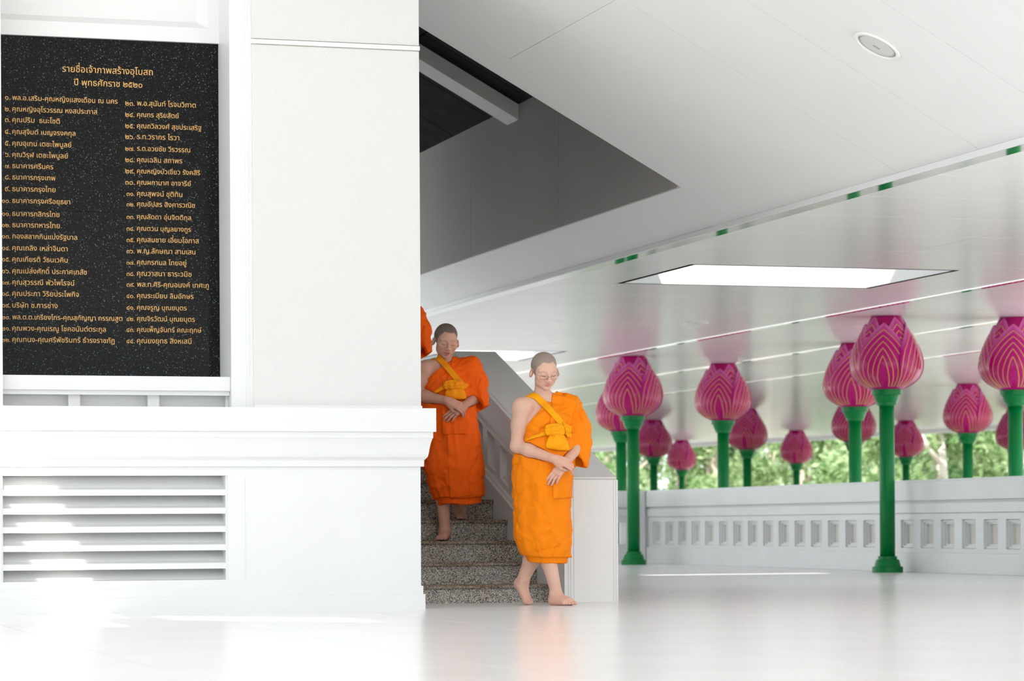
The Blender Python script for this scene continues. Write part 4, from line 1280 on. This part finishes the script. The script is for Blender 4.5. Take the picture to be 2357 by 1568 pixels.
monk2 = dict(label='smiling shaven person in a deep orange robe descending the granite stairs', seed=5.1,
    x0=1035, z0=1244, s=322., loc=(5.40, 19.45, .42), yaw=R(14), cloth='saffron2', sash='sash2',
    neck_base=(1027, 834, .035), sh_r=(982, 850, -.03), sh_l=(1081, 848, .03),
    head=(1028, 783, -.02), head_yaw=R(17), head_pitch=R(20), head_roll=R(5), hs=(1.05, 1.0, .955), mouth=.010,
    belly=(1033, 930, .0), hip=(1035, 990, 0),
    el_r=(962, 908, -.05), wr_r=(1032, 925, -.225), el_l=(1101, 908, .06), wr_l=(1072, 934, -.190),
    hr_d=(.90, -.02, -.42), hr_back=(.1, -.80, .5), hr_side=1, hr_curl=((.30, .7, .35), (.35, .75, .4), (.35, .75, .4), (.4, .7, .4)),
    hl_d=(-.80, -.15, -.55), hl_back=(-.15, -.85, .35), hl_side=1, hl_curl=((.12, .28, .2), (.15, .30, .2), (.2, .32, .2), (.22, .35, .2)), hand=1.0, foot=1.0,
    legs=[dict(knee=(-.055, -.03, .42), ankle=(-.040, .005, .085), heel=(-.035, .045, .003), f=(-.16, -.98, 0), up=(0, 0, 1), med=(.98, -.16, 0)),
          dict(knee=(.055, .10, .50), ankle=(.065, .30, .235), heel=(.06, .335, .152), f=(.12, -.98, 0), up=(0, 0, 1), med=(-.98, -.12, 0))],
    skirt=[(895, 978, 1094, .0), (930, 968, 1095, .0), (960, 975, 1097, 0), (1000, 982, 1102, 0), (1045, 981, 1110, 0), (1075, 978, 1114, 0), (1110, 988, 1113, 0), (1140, 998, 1112, 0), (1165, 1003, 1112, 0)],
    flat=.85, hem=1161, hem2=.045, hem_slope=.03,
    sleeve=((1094, 880, .02), (1100, 930, -.03)), slr=(.074, .070), scut=((1102, 946, 0), (-.45, .1, 1)), mouth_cut=((1087, 918, -.04), (-.62, -.62, -.48)),
    neckline=((1043, 822, 0), (985, 872, 0)),
    panels=[([(1045, 812), (1096, 822), (1077, 874), (1030, 884)], .005), ([(1019, 930), (1075, 930), (1074, 999), (1019, 1001)], .012), ([(1030, 998), (1078, 998), (1080, 1142), (1036, 1148)], .003)],
    strap=[(993, 821), (1000, 817), (1011, 823), (1030, 845), (1052, 872), (1066, 888), (1072, 897)], strap_w=[8, 12, 14, 14, 14, 14, 14],
    waist=[(975, 918), (1000, 907), (1020, 895), (1040, 893), (1065, 891), (1078, 886)], waist_w=[4, 6, 9, 11, 10, 8],
    knot=[(1022, 878), (1066, 874), (1074, 900), (1022, 901)], flap=[(1030, 894), (1068, 892), (1078, 922), (1022, 920)],
    tail=[(1062, 876), (1071, 882), (1071, 899), (1065, 898)],
    skin=(.68, .37, .27), stubble=(.17, .125, .105), lip=(.55, .17, .14), brow=.35, beard=.12)
p1 = build_person(monk1)
p2 = build_person(monk2)
# a third person higher on the stairs, mostly behind the pier: a copy with its own label
p3 = p2.copy(); col.objects.link(p3)
for ch in p2.children:
    c = ch.copy(); col.objects.link(c); c.parent = p3
p3['label'] = 'person in a deep orange robe mostly hidden behind the white pier'
p3.location = (5.28, 20.55, .867)

# ------------------------------------------------------------------ trees beyond the hall
def leaf_cloud(seed, blobs, n, size):
    rg = np.random.RandomState(seed)
    V = []; tint = []
    w = np.array([b[3]**2 for b in blobs]); w = w/w.sum()
    pick = rg.choice(len(blobs), n, p=w)
    ctr = np.array([b[:3] for b in blobs])[pick]; rad = np.array([b[3] for b in blobs])[pick]
    dirs = rg.normal(size=(n, 3)); dirs /= np.linalg.norm(dirs, axis=1)[:, None]
    pos = ctr + dirs*(rad*rg.rand(n)**.45)[:, None]
    a = rg.normal(size=(n, 3)); a /= np.linalg.norm(a, axis=1)[:, None]
    b = np.cross(a, rg.normal(size=(n, 3))); b /= np.linalg.norm(b, axis=1)[:, None]
    L = size*(.6+.8*rg.rand(n))[:, None]
    V = np.stack([pos-a*L, pos-a*L*.1+b*L*.42, pos+a*L, pos-a*L*.1-b*L*.42], 1).reshape(-1, 3)
    F = np.arange(4*n).reshape(n, 4)
    me = bpy.data.meshes.new('foliage')
    me.vertices.add(4*n); me.vertices.foreach_set('co', V.astype(np.float32).ravel())
    me.loops.add(4*n); me.loops.foreach_set('vertex_index', F.astype(np.int32).ravel())
    me.polygons.add(n); me.polygons.foreach_set('loop_start', np.arange(0, 4*n, 4, dtype=np.int32))
    me.update(calc_edges=True)
    at = me.attributes.new('tint', 'FLOAT', 'POINT')
    at.data.foreach_set('value', np.repeat(np.clip(rg.rand(n)*.8 + .2*vnoise(pos*.8), 0, 1), 4).astype(np.float32))
    return me
foliage_variants = []
for sd in range(4):
    rg = random.Random(sd+11)
    blobs = [(rg.uniform(-1.0, 1.0), rg.uniform(-1.0, 1.0), rg.uniform(1.2, 3.8), rg.uniform(.4, .7)) for _ in range(9)]
    blobs += [(rg.uniform(-.8, .8), rg.uniform(-.8, .8), rg.uniform(3.4, 6.8), rg.uniform(.75, 1.0)) for _ in range(9)]
    foliage_variants.append(leaf_cloud(sd, blobs, 4000, .14))
shrub_variants = []
for sd in range(2):
    rg = random.Random(sd+31)
    blobs = [(rg.uniform(-.85, .85), rg.uniform(-.85, .85), rg.uniform(.5, 2.7), rg.uniform(.4, .65)) for _ in range(14)]
    shrub_variants.append(leaf_cloud(sd+20, blobs, 2600, .13))
def at_px(px, depth):
    a = (px-1178.)/FPX; d = np.array([a, 1.0]); return d@_W*depth, d@_U*depth
def tree(px, depth, k, label, lean=0.0, r=.16, bark='bark', leaf='leaf', grp='trees beyond the hall'):
    x, y = at_px(px, depth)
    t = thing('tree', label, 'tree', (x, y, -.35), 0, grp)
    rg = random.Random(int(px)*7+k)
    pts = []; rad = []
    for i in range(9):
        h = i*.95
        pts.append((lean*h+.07*math.sin(h*1.3+px), .06*math.cos(h*1.1+px), h)); rad.append(r*(1.25 if i == 0 else 1)*(1-.075*i))
    tr_ = MB().tube(pts, rad, 12).build('trunk', M[bark], t)
    for i in range(4):
        h = rg.uniform(1.8, 4.5); a = rg.uniform(0, 6.28); L = rg.uniform(.9, 1.6)
        p0 = Vector((lean*h, 0, h))
        MB().tube([p0, p0+Vector((math.cos(a)*L*.5, math.sin(a)*L*.5, L*.35)), p0+Vector((math.cos(a)*L, math.sin(a)*L, L*.9))], [r*.42, r*.28, r*.12], 8).build('branch', M[bark], t)
    me = foliage_variants[k % 4]
    if leaf == 'leaf2':
        me = me.copy()
    me.materials.clear(); me.materials.append(M[leaf])
    f = from_mesh('foliage', me, t, (0, 0, .2)); f.rotation_euler = (0, 0, px*.37); f['kind'] = 'stuff'
def shrub(px, depth, k):
    x, y = at_px(px, depth)
    me = shrub_variants[k % 2]
    if not me.materials: me.materials.append(M['leaf'])
    t = thing('shrub', 'leafy green shrub between the tree trunks, %s from the staircase side' % ORD[k], 'shrub', (x, y, -.35), px*.5, 'shrubs beyond the hall')
    f = from_mesh('foliage', me, t); f['kind'] = 'stuff'
    rg = random.Random(px)
    for i in range(3):
        a = rg.uniform(0, 6.28)
        MB().tube([(0, 0, 0), (.25*math.cos(a), .25*math.sin(a), .6), (.5*math.cos(a), .5*math.sin(a), 1.3)], [.04, .03, .015], 6).build('stem', M['bark'], t)
PALE = 'pale barked slender tree beyond the hall, %s from the staircase side'
for i, (px, dp, lean, r) in enumerate(((1395, 100.5, .02, .16), (1572, 96.5, -.03, .15), (1632, 92, .02, .25), (1770, 100, .01, .15), (1850, 105, -.03, .17), (1905, 85.5, .03, .17))):
    tree(px, dp, i, PALE % ORD[i], lean, r)
tree(2008, 93, 2, 'brown tree with a leaning trunk behind the hall corner', -.16, .15)
tree(2190, 77.5, 1, 'tree with a thick bright white leaning trunk', -.14, .25, 'bark_white')
for i, (px, dp, lean, r) in enumerate(((2130, 88.5, .0, .13), (2282, 82.5, .02, .27))):
    tree(px, dp, i+1, 'dark leaved tree with a %s trunk behind the white leaning one' % ('thin' if r < .2 else 'stout grey'), lean, r, 'bark', 'leaf2')
tree(2296, 72.5, 3, 'thin pale tree leaning away beside the stout grey trunk', .30, .09, 'bark_white')
for i, (px, dp) in enumerate(((1460, 115), (1670, 117), (2060, 108), (2250, 110.5), (2410, 114))):
    tree(px, dp, i, 'leafy tree of the back row of the grove, %s from the staircase side' % ORD[i], 0, .18, 'bark', 'leaf2' if i % 2 else 'leaf', 'back row of the grove')
for i, (px, dp) in enumerate(((1370, 91.5), (1430, 110), (1530, 107), (1600, 103.5), (1690, 112), (1735, 108.5), (1850, 114), (1950, 81), (2060, 101), (2150, 97.5), (2270, 93.5))):
    shrub(px, dp, i)
